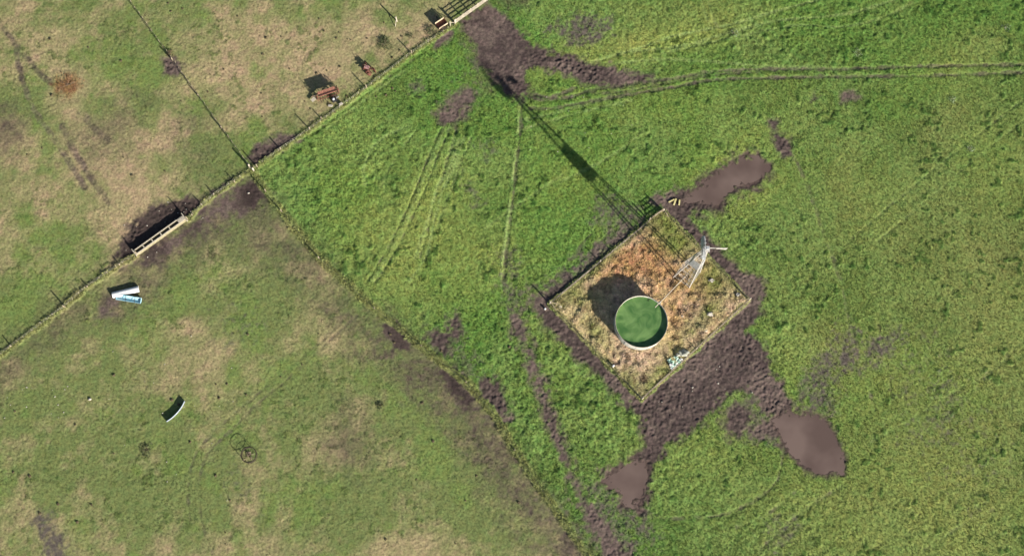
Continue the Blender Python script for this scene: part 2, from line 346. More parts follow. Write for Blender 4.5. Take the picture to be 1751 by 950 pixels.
def cover(X, Y):
    """what grows or lies at each ground point; X, Y flat arrays in metres"""
    Z0 = np.zeros(X.shape); c = {}
    jit = .55*fbm(X, Y, 1.7, 11, 3)+.45*fbm(X, Y, .5, 15, 2)
    jit = np.clip((jit-.5)*1.5+.5, -.2, 1.2)
    c['lush'] = acc(X, Y, [(LUSH, .6, .6, 1.2, 1)], Z0.copy(), jit)
    low = acc(X, Y, [(LOWER, .8, .6, 1.2, 1)], Z0.copy(), jit); c['rough'] = np.clip(blobs(X, Y, ROUGH)+.35, 0, 1); c['low'] = low
    c['wet'] = acc(X, Y, [(P, 1.5, 1.4, 1, 1) for P, *_ in POND]+[(P, .6, .5, 1, 1) for P in WETSPOT], Z0.copy(), jit)
    c['straw'] = acc(X, Y, STRAW, Z0.copy(), jit)
    c['mud'] = acc(X, Y, MUD, Z0.copy(), jit)
    c['weed'] = acc(X, Y, WEED, Z0.copy(), jit)
    c['bare'] = acc(X, Y, BARE, Z0.copy(), jit)
    c['pond'] = acc(X, Y, POND, Z0.copy(), jit)
    big = fbm(X, Y, 9, 31, 4); mid = fbm(X, Y, 2.6, 37, 4); sm = fbm(X, Y, .8, 41, 3)
    L = c['lush']
    drift = fbm(X, Y, 16, 73, 3); c['drift'] = drift
    c['yellow'] = np.clip(L*(.5*np.clip(drift-.54, 0, 1)+blobs(X, Y, YEL)*(.35+.9*mid)*.85+.5*np.clip(big-.54, 0, 1)+.25*np.clip(mid-.52, 0, 1)), 0, 1)
    c['brown'] = np.clip(L*(blobs(X, Y, BROWN)*(.55+.7*mid)+.8*np.clip(fbm(X, Y, 6, 51, 3)-.58, 0, 1)), 0, 1)
    t = .31-.08*low+1.5*(big-.5)+1.3*(mid-.5)+.6*(sm-.5)+.75*blobs(X, Y, TAN)-.95*blobs(X, Y, GREEN)
    c['tan'] = np.clip(t, 0, 1)*(1-L)
    c['rust'] = np.zeros(X.shape)
    q = G(116, 146); r = np.hypot(X-q.x, (Y-q.y)*1.15); c['rust'] = sstep(2.9, .6, r+2.2*(sm-.5))*.8
    # darker rank tufts growing in clumps
    cl = fbm(X, Y, .8, 61, 3); c['tuft'] = sstep(.62, .76, cl)*(1-L)*sstep(.42, .58, fbm(X, Y, 7, 67, 3))
    c['spot'] = sstep(.66, .76, fbm(X, Y, .9, 63, 2))*sstep(.45, .6, fbm(X, Y, 5, 69, 3))*L; c['press'] = Z0.copy(); c['pale'] = Z0.copy()
    for P, w, dep, mud, pale in TRACKS_STREAKS:
        Q = gp(P); lo = Q.min(0)-2; hi = Q.max(0)+2
        k = (X > lo[0]) & (X < hi[0]) & (Y > lo[1]) & (Y < hi[1])
        if not k.any(): continue
        d = d_line(X[k], Y[k], Q)+(jit[k]-.5)*.36; s = sstep(w*1.5, w*.5, d)*np.clip(.32+1.15*mid[k], 0, 1)
        c['press'][k] = np.where(abs(dep)*s > np.abs(c['press'][k]), dep*s, c['press'][k])
        c['mud'][k] = np.maximum(c['mud'][k], mud*s); c['pale'][k] = np.maximum(c['pale'][k], pale*s)
    # grass strips along the fences
    fs = np.zeros(X.shape)
    for P, w in ((F_SE, .75), (F_NORTH, .5), (F_TROUGH_W, .55), (F_TROUGH_E, .5), (ENC+ENC[:1], .5)):
        Q = gp(P); lo = Q.min(0)-2; hi = Q.max(0)+2
        k = (X > lo[0]) & (X < hi[0]) & (Y > lo[1]) & (Y < hi[1])
        d = d_line(X[k], Y[k], Q)+(jit[k]-.5)*.5; s = sstep(w, w*.5, d); fs[k] = np.maximum(fs[k], s)
    c['strip'] = fs
    c['mud'] *= 1-.85*fs; c['weed'] *= 1-.6*fs; c['bare'] *= 1-.8*fs
    inside = c['straw']
    c['mud'] *= 1-inside; c['weed'] *= 1-inside; c['bare'] *= 1-inside
    # enclosure: green in the north corner and along the sides, orange in the middle, bleached in the south
    gN = blobs(X, Y, [E(1150,398,48,26,1.2,45),E(1225,470,40,45,.8,45),E(985,505,30,24,.8),E(1010,560,18,60,.55,-45),E(1165,600,40,30,.6),E(1075,655,24,20,.8,45),E(1120,650,40,14,.9,-42),E(1010,460,60,12,.9,-42),E(1200,545,60,16,.7,-42),E(1040,640,20,60,.5,-45)])
    c['sgreen'] = np.clip(gN*(.35+1.3*mid)+.9*np.clip(sm-.56, 0, 1), 0, 1)*inside
    oN = blobs(X, Y, [E(1090,445,75,40,1,-25),E(1180,480,70,50,.8),E(1130,470,40,40,.8),E(1160,540,25,40,.6)])
    c['orange'] = np.clip(oN*(.6+.9*mid)+.8*np.clip(sm-.48, 0, 1), 0, 1)*inside
    c['jit'] = jit; c['mid'] = mid; c['sm'] = sm
    return c

# colours of the covers (true surface colours)
def K(r, g, b, k=1.0): return tuple(x*k for x in srgb(r, g, b))
def colours(c, X, Y):
    n = len(X); h1 = fbm(X, Y, .45, 71, 2)[:, None]; h2 = fbm(X, Y, 4.5, 77, 3)[:, None]
    def mx(a, b, t): t = np.clip(t, 0, 1); t = t[:, None] if t.ndim == 1 else t; return a*(1-t)+np.array(b)*t
    past = mx(np.ones((n, 3))*np.array(P_GREEN), P_TAN, c['tan'])
    past = mx(past, P_PINK, sstep(.5, .62, fbm(X, Y, 3.2, 53, 3))*c['tan']*(.5-.15*c['low'])); past = mx(past, P_DARK, c['tuft']*.6); past = mx(past, P_FRESH, sstep(.50, .66, fbm(X, Y, 4.2, 57, 4))*(1-c['tan'])*.45)
    lush = mx(np.ones((n, 3))*np.array(L_GREEN), L_DARK, sstep(.40, .62, h1[:, 0]*.35+h2[:, 0]*.65)*.65)
    lush = mx(lush, L_RICH, sstep(.52, .36, c['drift'])*.6); lush = mx(lush, L_BROWN, c['brown']*.72); lush = mx(lush, L_YEL, c['yellow']*.58); lush = mx(lush, L_DARK2, c['spot']*.7); lush = mx(lush, L_PALE, c['pale']*.8)
    o = mx(past, lush, c['lush'])
    o = mx(o, S_STRIP, c['strip']*.6)
    st = mx(np.ones((n, 3))*np.array(S_STRAW), S_ORANGE, c['orange']); st = mx(st, S_PINK, sstep(.48, .6, h2[:, 0])*(1-c['orange'])*.8); st = mx(st, S_GREEN, c['sgreen']); st = mx(st, K(110,84,60,.8), sstep(.56, .7, h1[:, 0]*.6+c['sm']*.4)*.6)
    o = mx(o, st, c['straw']); o = mx(o, S_STRIP, c['straw']*c['strip']*.8)
    o = mx(o, B_SOIL, c['bare']*(.75+.9*(c['jit']-.25)))
    fn = fbm(X, Y, .33, 99, 2); wd = np.clip(c['weed']*1.5-(.5*c['sm']+.5*fn-.34)*2.2, 0, 1)*sstep(0, .1, c['weed'])
    o = mx(o, W_GREY, wd)
    md = np.clip(c['mud']*1.5-(1-c['mud'])*(c['sm']-.38)*1.6, 0, 1)*sstep(0, .12, c['mud'])
    mcol = mx(np.ones((n, 3))*np.array(M_DARK), M_LIGHT, np.clip(sstep(.42, .62, h2[:, 0])*.6+sstep(.45, .7, h1[:, 0])*.55, 0, 1)); mcol = mx(mcol, M_DARK2, c['wet']*.7)
    o = mx(o, mcol, md); o = mx(o, M_WET, c['pond']); o = mx(o, R_RUST, c['rust'])
    c['bareground'] = np.clip(md+wd*.7+c['pond'], 0, 1)
    return o
P_GREEN = K(114,126,74,.85); P_TAN = K(158,146,108,.86); P_FRESH = K(112,136,66,.86); P_PINK = K(176,150,122,.88); P_DARK = K(86,108,52,.78)
L_GREEN = K(108,134,68,.98); L_DARK = K(82,112,48,.95); L_YEL = K(150,160,82,.95); L_BROWN = K(130,126,76,.92); L_PALE = K(146,164,100,.92)
S_STRAW = K(222,200,160,1); S_ORANGE = K(202,160,114,1); S_GREEN = K(140,150,80,.95); S_STRIP = K(146,148,92,.88); S_PINK = K(214,186,162,1)
B_SOIL = K(96,84,74,.8); W_GREY = K(100,92,84,.8); M_DARK = K(80,68,65,.78); M_LIGHT = K(112,97,90,.82); M_WET = K(96,80,73,.8); M_DARK2 = K(56,46,43,.72); L_RICH = K(90,128,52,.95); L_DARK2 = K(58,92,34,.85); R_RUST = K(128,90,58,.9)

def worley(X, Y, size, seed):
    r = np.random.default_rng(seed).random((256, 256, 2)); x = X/size; y = Y/size
    xi = np.floor(x).astype(np.int64); yi = np.floor(y).astype(np.int64); d1 = np.full(X.shape, 9.)
    for i in (-1, 0, 1):
        for j in (-1, 0, 1):
            q = r[(xi+i) & 255, (yi+j) & 255]
            d1 = np.minimum(d1, (xi+i+q[:, 0]-x)**2+(yi+j+q[:, 1]-y)**2)
    return np.sqrt(d1)

def relief(c, X, Y):
    a = fbm(X, Y, .75, 81, 3, .6); b = fbm(X, Y, 2.4, 87, 2); r1 = 1-np.abs(2*fbm(X, Y, .9, 91, 2)-1)
    lushh = (.15*(a-.5)+.12*(b-.5)+.05*(r1-.7))*(.05+1.1*c['rough'])+.10*c['spot']
    pasth = .05*(a-.5)+.08*(b-.5)+.03*c['tuft']
    strw = .75*(a-.5)+.4*(b-.5)+.16
    d = fbm(X, Y, .30, 93, 2)-.5; lushh = lushh+.14*d*(.3+.8*c['rough']); pasth = pasth+.08*d*(.3+1.2*c['mid'])
    z = pasth*(1-c['lush'])+lushh*(c['lush']*(1-.35*c['brown']))
    strw = strw*(1-.9*c['strip']); z = z*(1-c['straw'])+strw*c['straw']
    hoof = np.zeros(X.shape); k = (c['mud'] > .02) | (c['weed'] > .05)
    w = worley(X[k], Y[k], .44, 5); w2 = worley(X[k]+31, Y[k]-7, .85, 6); vary = fbm(X[k], Y[k], 3.0, 95, 2); hoof[k] = (.17*(np.clip(w, 0, .8)-.42)+.10*(np.clip(w2, 0, .8)-.42))*sstep(.2, .75, vary)*1.25+.16*(fbm(X[k], Y[k], .34, 97, 2)-.5)
    hoof *= (1-.7*c['low'])*(1-.8*blobs(X, Y, [E(845,85,50,60,1,35)])); mm = np.clip(c['mud']+.5*c['weed'], 0, 1)
    z = z*(1-.85*mm)+(hoof-.03)*mm
    z -= c['press']*.55; z += .10*c['strip']*(1+.8*(a-.5))
    z = z*(1-c['pond'])-.14*c['pond']
    return z

# ------------------------------------------------------------------ ground sheet
def axis(lo, hi, step, far):
    core = np.arange(lo, hi, step); out = []; d = step; p = 0
    while p < far: d *= 1.22; p += d; out.append(p)
    out = np.array(out); return np.concatenate([lo-out[::-1], core, core[-1]+out])
STEP = .135
xs = axis(-76, 88, STEP, 4200); ys = axis(-6, 86, STEP, 4200)
GX, GY = np.meshgrid(xs, ys); nx, ny = len(xs), len(ys); X = GX.ravel(); Y = GY.ravel()
COV = cover(X, Y); RGB = colours(COV, X, Y); Zg = relief(COV, X, Y)
fade = np.clip(1-np.maximum.reduce([-76-X, X-88, -6-Y, Y-86])/12, 0, 1); Zg = Zg*fade
ZGRID = Zg.reshape(ny, nx)
def gz(x, y):
    i = int(np.clip(np.searchsorted(xs, x), 1, nx-1)); j = int(np.clip(np.searchsorted(ys, y), 1, ny-1))
    return float(ZGRID[j-1:j+1, i-1:i+1].mean())

def ground_mat(name, blade=False):
    M = bpy.data.materials.new(name); M.use_nodes = True; nt = M.node_tree; b = nt.nodes['Principled BSDF']; L = nt.links.new
    at = nt.nodes.new('ShaderNodeAttribute'); at.attribute_name = 'cover'
    tc = nt.nodes.new('ShaderNodeTexCoord')
    n1 = nt.nodes.new('ShaderNodeTexNoise'); n1.inputs['Scale'].default_value = 3.2; n1.inputs['Detail'].default_value = 7; n1.inputs['Roughness'].default_value = .7
    n2 = nt.nodes.new('ShaderNodeTexNoise'); n2.inputs['Scale'].default_value = 1.1; n2.inputs['Detail'].default_value = 4
    L(tc.outputs['Object'], n1.inputs['Vector']); L(tc.outputs['Object'], n2.inputs['Vector'])
    mr = nt.nodes.new('ShaderNodeMapRange'); mr.inputs[1].default_value = .3; mr.inputs[2].default_value = .7
    mr.inputs[3].default_value = .56; mr.inputs[4].default_value = 1.44; L(n1.outputs['Fac'], mr.inputs[0])
    mh = nt.nodes.new('ShaderNodeMapRange'); mh.inputs[1].default_value = .3; mh.inputs[2].default_value = .7
    mh.inputs[3].default_value = .482; mh.inputs[4].default_value = .518; L(n2.outputs['Fac'], mh.inputs[0])
    hs = nt.nodes.new('ShaderNodeHueSaturation'); L(at.outputs['Color'], hs.inputs['Color']); L(mr.outputs[0], hs.inputs['Value']); L(mh.outputs[0], hs.inputs['Hue'])
    L(hs.outputs[0], b.inputs['Base Color']); b.inputs['Roughness'].default_value = .85; b.inputs['Specular IOR Level'].default_value = .2
    if not blade:
        bp = nt.nodes.new('ShaderNodeBump'); bp.inputs['Strength'].default_value = .7; bp.inputs['Distance'].default_value = .08
        L(n1.outputs['Fac'], bp.inputs['Height']); L(bp.outputs[0], b.inputs['Normal'])
    return M

def np_mesh(name, V, F, mat_, colors=None, smooth=True):
    me = bpy.data.meshes.new(name); nv, nf, k = len(V), len(F), F.shape[1]
    me.vertices.add(nv); me.vertices.foreach_set('co', V.astype(np.float32).ravel())
    me.loops.add(nf*k); me.loops.foreach_set('vertex_index', F.astype(np.int32).ravel())
    me.polygons.add(nf); me.polygons.foreach_set('loop_start', np.arange(0, nf*k, k, dtype=np.int32))
    me.polygons.foreach_set('use_smooth', np.full(nf, smooth))
    me.update(calc_edges=True)
    if colors is not None:
        at = me.color_attributes.new('cover', 'FLOAT_COLOR', 'POINT')
        at.data.foreach_set('color', np.concatenate([colors, np.ones((nv, 1))], 1).astype(np.float32).ravel())
    me.materials.append(mat_); o = bpy.data.objects.new(name, me); COL.objects.link(o); return o

idx = np.arange(nx*ny).reshape(ny, nx)
F = np.stack([idx[:-1, :-1], idx[:-1, 1:], idx[1:, 1:], idx[1:, :-1]], -1).reshape(-1, 4)
ground = np_mesh('ground', np.stack([X, Y, Zg], 1), F, ground_mat('pasture_ground'), RGB)
tag(ground, kind='structure')

# ------------------------------------------------------------------ grass, as leaf clumps standing on the sheet
def scatter(name, x0, x1, y0, y1, n, size, width, lean, keep, label, seed, gain=1.0, blades=3, vary=.35):
    rg = np.random.default_rng(seed); x = rg.uniform(x0, x1, n); y = rg.uniform(y0, y1, n)
    c = cover(x, y); p = keep(c); col = colours(c, x, y); p = p*(1-c['bareground'])
    k = rg.random(n) < p; x, y, col = x[k], y[k], col[k]; mid = c['mid'][k]; n = len(x)
    i = np.clip(np.searchsorted(xs, x), 1, nx-1); j = np.clip(np.searchsorted(ys, y), 1, ny-1); z = ZGRID[j, i]-.02
    V = []; C = []
    tone = rg.normal(1, vary, (n, 1)).clip(.45, 1.8)
    for b in range(blades):
        a = rg.uniform(0, 2*math.pi, n); ln = rg.uniform(lean[0], lean[1], n); h = rg.uniform(size[0], size[1], n)*(.6+.8*mid)
        w = rg.uniform(width[0], width[1], n); dx, dy = np.cos(a), np.sin(a)
        tip = np.stack([x+dx*h*np.sin(ln), y+dy*h*np.sin(ln), z+h*np.cos(ln)], 1)
        mid_ = np.stack([x+dx*h*.55*np.sin(ln*.7), y+dy*h*.55*np.sin(ln*.7), z+h*.62*np.cos(ln*.7)], 1)
        sx, sy = -dy*w, dx*w; o0 = np.stack([sx, sy, 0*x], 1)
        base = np.stack([x, y, z], 1)
        V.append(np.stack([base, mid_-o0, tip, mid_+o0], 1)); C.append(np.repeat((col*tone*gain)[:, None, :], 4, 1))
    V = np.stack(V, 1).reshape(-1, 3); C = np.stack(C, 1).reshape(-1, 3); F = np.arange(len(V)).reshape(-1, 4)
    o = np_mesh(name, V, F, MGRASS, C, False); tag(o, label, 'grass', kind='stuff'); return o
MGRASS = ground_mat('grass_blades', True)
scatter('lush_grass', -36, 86, -4, 84, 330000, (.07, .20), (.02, .045), (.6, 1.4),
        lambda c: c['lush']*(1-c['straw'])*(1-.35*c['brown'])*(1-.8*np.clip(c['press']*8, 0, 1)), 'lush green pasture grass covering the field around the fenced tank', 101, vary=.3)
scatter('short_grass', -74, 24, -4, 84, 200000, (.05, .14), (.015, .04), (.5, 1.4),
        lambda c: (1-c['lush'])*(.18+.9*c['tuft']+.25*(1-c['tan'])), 'short grazed grass thinly covering the tan and olive paddocks on the left', 102, .95)
_e = [G(*p) for p in ENC]
scatter('dry_grass', min(p.x for p in _e), max(p.x for p in _e), min(p.y for p in _e), max(p.y for p in _e), 120000, (.12, .38), (.010, .028), (.7, 1.48),
        lambda c: c['straw']*.9*(1-.8*c['strip']), 'dry straw coloured rank grass filling the fenced square', 103, 1.05, 4, .16)
scatter('fence_grass', -74, 40, -4, 84, 500000, (.12, .30), (.02, .045), (.3, 1.3),
        lambda c: c['strip']*.8*(1-c['straw']), 'longer pale grass left ungrazed in strips under the fences', 104, 1.08)

# ------------------------------------------------------------------ materials of the built things
WOOD = mat('weathered_wood', K(124,112,94), K(160,148,126), .8, 0, 9, .3, (1,1,.25))
PALEWOOD = mat('bleached_wood', K(158,148,130), K(196,186,168), .75, 0, 8, .2, (1,1,.3))
DARKWOOD = mat('old_dark_wood', K(96,84,70), K(140,124,104), .85, 0, 9, .3)
WIRE = mat('fence_wire', K(150,150,146), K(120,110,100), .45, .8, 20)
GALV = mat('galvanised_iron', K(148,152,158), K(196,198,200), .5, .25, 3.5, .0)
LEGM = mat('chalky_white_steel', K(166,162,154), K(202,198,190), .6, .0, 4, .0)
RUST = mat('rusty_iron', K(104,68,56), K(154,106,88), .85, .1, 7, .3)
DRUST = mat('dark_rust', K(84,52,44), K(128,80,66), .85, .1, 8, .3)
BLACKI = mat('dark_iron', K(52,46,42), K(84,70,60), .7, .4, 9, .1)
CONC = mat('pale_concrete', K(148,140,124), K(182,174,156), .85, 0, 5, .25)
TANKM = mat('tank_sheet', K(160,160,150), K(196,194,182), .6, .1, 3, .0, (1,1,.4))
WHITEP = mat('white_plastic', K(214,214,212), K(236,236,234), .45, 0, 3)
BLUEP = mat('pale_blue_plastic', K(140,184,200), K(178,212,220), .5, 0, 4)
MINTP = mat('mint_plastic', K(132,178,156), K(188,206,194), .5, 0, 6)
STONE = mat('pale_stone', K(150,144,132), K(190,184,172), .85, 0, 6, .3)
TROUGHW = mat('trough_water', K(62,58,44), K(86,80,58), .12, 0, 4)

def on(px, py, dz=0.0):
    p = G(px, py); return Vector((p.x, p.y, gz(p.x, p.y)+dz))
def heading(a, b):
    d = b-a; return math.atan2(d.y, d.x)

# ------------------------------------------------------------------ fences: posts, droppers, wires
def along(P, step, jitter=.0, rg=None):
    out = []; carry = 0
    for a, b in zip(P[:-1], P[1:]):
        L = (b-a).length; t = carry
        while t < L:
            out.append(a+(b-a)*(t/L)); t += step*(1+(rg.uniform(-jitter, jitter) if rg else 0))
        carry = t-L
    return out
def one_post(root, p, h, r, m, lean=(0, 0), name='post'):
    b = MB(); n = 7
    b.tube([(p.x, p.y, p.z-.15), (p.x+lean[0]*.5, p.y+lean[1]*.5, p.z+h*.5), (p.x+lean[0], p.y+lean[1], p.z+h)], [r, r*.97, r*.9], n)
    o = b.build(name, m); o.parent = root; o.matrix_parent_inverse = root.matrix_world.inverted(); return o
def wires(root, P, heights, r=.006):
    b = MB()
    for h in heights:
        pts = []
        for a, c in zip(P[:-1], P[1:]):
            n = max(2, int((c-a).length/3))
            for i in range(n):
                q = a+(c-a)*(i/n); pts.append((q.x, q.y, gz(q.x, q.y)*.3+h+.02*math.sin(i*2.1)))
        pts.append((P[-1].x, P[-1].y, gz(P[-1].x, P[-1].y)*.3+h)); b.tube(pts, r, 4)
    return b.build('wire', WIRE, root)
def fence(name, label, pts, posts, dropper_step, hpost=1.15, hdrop=.95, wire_h=(.3, .55, .8, 1.0), rpost=.085, rdrop=.022, seed=1, mdrop=None, mpost=None, limit=95):
    rg = random.Random(seed); P = [G(*p) for p in pts]
    root = empty(name, (0, 0, 0)); tag(root, label, 'fence')
    for q in posts:
        hp = hpost
        if len(q) == 3: hp = q[2]; q = q[:2]
        p = on(*q); one_post(root, p, hp*rg.uniform(.95, 1.05), rpost*rg.uniform(.9, 1.15), mpost or WOOD, (rg.uniform(-.05, .05), rg.uniform(-.05, .05)))
    if dropper_step:
        for p in along(P, dropper_step, .25, rg)[1:limit]:
            p = Vector((p.x, p.y, gz(p.x, p.y)))
            one_post(root, p, hdrop*rg.uniform(.8, 1.1), rdrop*rg.uniform(.8, 1.2), mdrop or PALEWOOD, (rg.uniform(-.1, .1), rg.uniform(-.1, .1)), 'dropper')
    wires(root, P, wire_h); return root

fence('wire_fence', 'wire fence on wooden posts running from the big slatted gate down past the rusty machinery', F_NORTH,
      [(704,92,1.2), (627,151,1.2), (549,203,.8), (530,222,1.2), (480,256,.9), (440,286,1.3)], 1.15, seed=3, hdrop=.85)
fence('wire_fence', 'short wire fence between the corner posts and the concrete trough', F_TROUGH_E,
      [(345,350,.7), (366,333,.7), (329,368,.7), (402,312,.8)], 1.6, seed=4, hdrop=.6)
fence('wire_fence', 'sagging wire fence from the concrete trough to the left edge of the field', F_TROUGH_W,
      [(205,453,.6), (112,525,1.15), (150,490,.55), (20,592,.7)], 1.15, seed=5, hdrop=.75)
fence('wire_fence', 'close picket wire fence dividing the two tan paddocks above the corner posts', F_NW,
      [(296,104,1.2), (340,165,1.0), (380,220,1.0)], .95, seed=6, hdrop=.95, mdrop=WOOD, rdrop=.04)
fence('wire_fence', 'long single wire fence curving between the lush field and the grazed olive paddock', F_SE,
      [(455,328,1.35), (482,362,1.2), (546,442,1.35), (797,653,.5), (640,527,.5), (720,591,.45), (880,769,.5)], None, seed=7, wire_h=(.55, .9))
# corner strainer: two tall posts tied by a rail
t = empty('strainer_post', (0, 0, 0)); tag(t, 'pair of thick pale strainer posts with a rail where the fences meet', 'fence post')
a, b = on(428, 287), on(434, 292)
for q, h in ((a, 1.5), (b, 1.25)): one_post(t, q, h, .13, PALEWOOD)
c = on(424, 280)
MB().tube([(a.x, a.y, a.z+1.1), (c.x, c.y, c.z+.2)], .07, 7).build('brace', PALEWOOD, t)
MB().tube([(a.x, a.y, a.z+.9), (b.x, b.y, b.z+.9)], .06, 7).build('rail', PALEWOOD, t)
t = empty('leaning_post', (0, 0, 0)); tag(t, 'lone tall post with its long shadow near the top edge of the tan paddock', 'fence post')
one_post(t, on(679, 37), 1.5, .10, PALEWOOD, (-.12, .05))
MB().tube([on(679, 37, .9)+Vector((-.07, .03, 0)), on(676, 46, .05)], .05, 6).build('brace', PALEWOOD, t)

# ------------------------------------------------------------------ the fenced square
def side(label, a, b, inner, rail=False, seed=0, hmid=.9):
    rg = random.Random(seed); A, B = G(*a), G(*b); root = empty('enclosure_fence', (0, 0, 0)); tag(root, label, 'fence', 'fence sides around the tank')
    n = 8
    for i in range(1, n):
        p = A+(B-A)*(i/n); p.z = gz(p.x, p.y)
        one_post(root, p, (1.05 if i in inner else hmid*.62)*rg.uniform(.9, 1.08), .07 if i in inner else .04, PALEWOOD if rail else WOOD, (rg.uniform(-.04, .04), rg.uniform(-.04, .04)))
    if rail:
        for h, w in ((.06, .2),):
            m_ = MB()
            for i in range(n):
                p, q = A+(B-A)*(i/n), A+(B-A)*((i+1)/n)
                dz = rg.uniform(-.03, .03)
                m_.bar((p.x, p.y, h+.12+dz), (q.x, q.y, h+.12+rg.uniform(-.03, .03)), w, .07)
            m_.build('rail', WOOD, root)
    wires(root, [A, B], (.4, .65, .9)); return root
side('railed fence side between the small gate and the left corner of the fenced square', (1110, 378), ENC[3], (4,), True, 11)
side('wire fence side passing right behind the windpump', ENC[0], ENC[1], (3,), False, 12)
side('pale railed fence side along the wide hoof-trodden mud', ENC[1], ENC[2], (4,), True, 13)
side('wire fence side facing the lush grass left of the tank', ENC[3], ENC[2], (3, 6), False, 14)
def corner(label, q, a, b, h=1.35):
    root = empty('corner_post', (0, 0, 0)); tag(root, label, 'fence post', 'corner posts of the tank square')
    p = on(*q); one_post(root, p, h, .11, PALEWOOD)
    for e in (a, b):
        if e is None: continue
        s = on(*e); MB().tube([(p.x, p.y, p.z+h*.75), (s.x, s.y, s.z+.1)], .045, 6).build('brace', WOOD, root)
    return root
corner('corner post with a brace beside the mud at the right corner of the square', ENC[1], (1263, 513), (1266, 498))
corner('braced post at the bottom corner of the square above the mud', ENC[2], (1084, 668), None, 1.45)
corner('braced post at the left corner of the square nearest the muddy cattle path', ENC[3], (953, 520), (952, 531))
corner('pale post at the top corner of the square beside the small gate', ENC[0], (1143, 372), None, .9)
for q, h, lb in (((1048, 626), .75, 'short white post standing halfway along the lower left fence side'), ((932, 528), .35, 'white stub of a post outside the left corner of the square')):
    t = empty('white_post', (0, 0, 0)); tag(t, lb, 'post'); one_post(t, on(*q), h, .15, WHITEP)

# gates
def gate(name, label, a, b, h, nslat, nvert, w, m_, diag, off=.0):
    A, B = on(*a), on(*b); A.z = B.z = 0; root = empty(name, A, heading(A, B)); tag(root, label, 'gate'); L = (B-A).length
    for i in range(nslat):
        z = .14+(h-.14)*i/(nslat-1); x0 = diag*(1-i/(nslat-1))*0+diag*(i/(nslat-1))
        MB().box(((x0+L)/2, 0, z), (L-x0, .05, w)).build('slat', m_, root)
    for i in range(nvert):
        x = diag*.5+(L-diag*.5-.1)*i/(nvert-1)+.05
        MB().box((x, .05, .10+h/2), (.17 if L > 4 else .08, .045, h-.02)).build('stile', m_, root)
    if diag:
        MB().bar((0, -.05, .1), (diag, -.05, h+.05), .09, .05, up=(0, 1, 0)).build('stile', m_, root)
    MB().bar((L*.98, .1, .15), (L*.55, .1, h), .08, .04, up=(0, 1, 0)).build('brace', m_, root)
    for x in (-.12, L+.12): MB().tube([(x, 0, -.2), (x, 0, h+.25)], .1, 8).build('post', m_, root)
    return root
gate('slatted_gate', 'wide pale slatted timber gate at the top edge above the muddy track', (779, 40), (880, -32), 1.2, 5, 9, .09, PALEWOOD, 0)
gate('slatted_gate', 'small grey slatted gate in the top corner of the fenced square', (1111, 376), (1131, 362), 1.2, 5, 5, .10, WOOD, .7)
t = empty('gate_stay', (0, 0, 0)); tag(t, 'slanting stay post with a wire beside the wide pale gate', 'fence post')
p = on(770, 45); one_post(t, p, 1.3, .08, PALEWOOD, (-.05, .1)); s = on(778, 40)
MB().tube([(p.x, p.y, p.z+1.1), (s.x, s.y, s.z+.3)], .04, 6).build('brace', PALEWOOD, t)

# ------------------------------------------------------------------ round tank
TH = 2.2; rc = G(1097, 549.5, TH); TR = 3.55; cz = 0
t = empty('water_tank', (rc.x, rc.y, 0)); tag(t, 'round pale sheet metal stock tank full of green water', 'water tank')
MB().lathe([(TR-.05, .02), (TR-.05, TH), (TR, TH), (TR, -.25)], 96).build('wall', TANKM, t)
MB().tube([(math.cos(2*math.pi*k/96)*(TR-.02), math.sin(2*math.pi*k/96)*(TR-.02), TH+.02) for k in range(96)], .03, 8, closed=True).build('rim', CONC, t)
for k in range(14):
    a = 2*math.pi*k/14
    MB().box(((TR+.012)*math.cos(a), (TR+.012)*math.sin(a), TH/2), (.03, .10, TH-.1), a).build('seam', GALV, t)
wm = bpy.data.materials.new('green_tank_water'); wm.use_nodes = True; nt = wm.node_tree; b = nt.nodes['Principled BSDF']
nz = nt.nodes.new('ShaderNodeTexNoise'); nz.inputs['Scale'].default_value = .5; nz.inputs['Detail'].default_value = 6; nz.inputs['Distortion'].default_value = 1.2
cr = nt.nodes.new('ShaderNodeValToRGB'); cr.color_ramp.elements[0].color = (*K(72,110,60), 1); cr.color_ramp.elements[1].color = (*K(122,154,94), 1)
cr.color_ramp.elements[0].position = .35; cr.color_ramp.elements[1].position = .68
tc = nt.nodes.new('ShaderNodeTexCoord'); nt.links.new(tc.outputs['Object'], nz.inputs['Vector']); nt.links.new(nz.outputs['Fac'], cr.inputs[0]); nt.links.new(cr.outputs[0], b.inputs['Base Color'])
b.inputs['Roughness'].default_value = .12; b.inputs['Subsurface Weight'].default_value = .8; b.inputs['Subsurface Radius'].default_value = (.5, .6, .4); b.inputs['Subsurface Scale'].default_value = 1.0
m_ = MB(); m_.add([(0, 0, 0)]+[((TR-.055)*math.cos(2*math.pi*k/96), (TR-.055)*math.sin(2*math.pi*k/96), 0) for k in range(96)]+[(0, 0, -1.2)]+[((TR-.055)*math.cos(2*math.pi*k/96), (TR-.055)*math.sin(2*math.pi*k/96), -1.2) for k in range(96)],
    [(0, 1+k, 1+(k+1) % 96) for k in range(96)]+[(1+k, 98+k, 98+(k+1) % 96, 1+(k+1) % 96) for k in range(96)]+[(97, 98+(k+1) % 96, 98+k) for k in range(96)])
w = m_.build('water', wm, None, (rc.x, rc.y, 1.80)); tag(w, kind='structure')

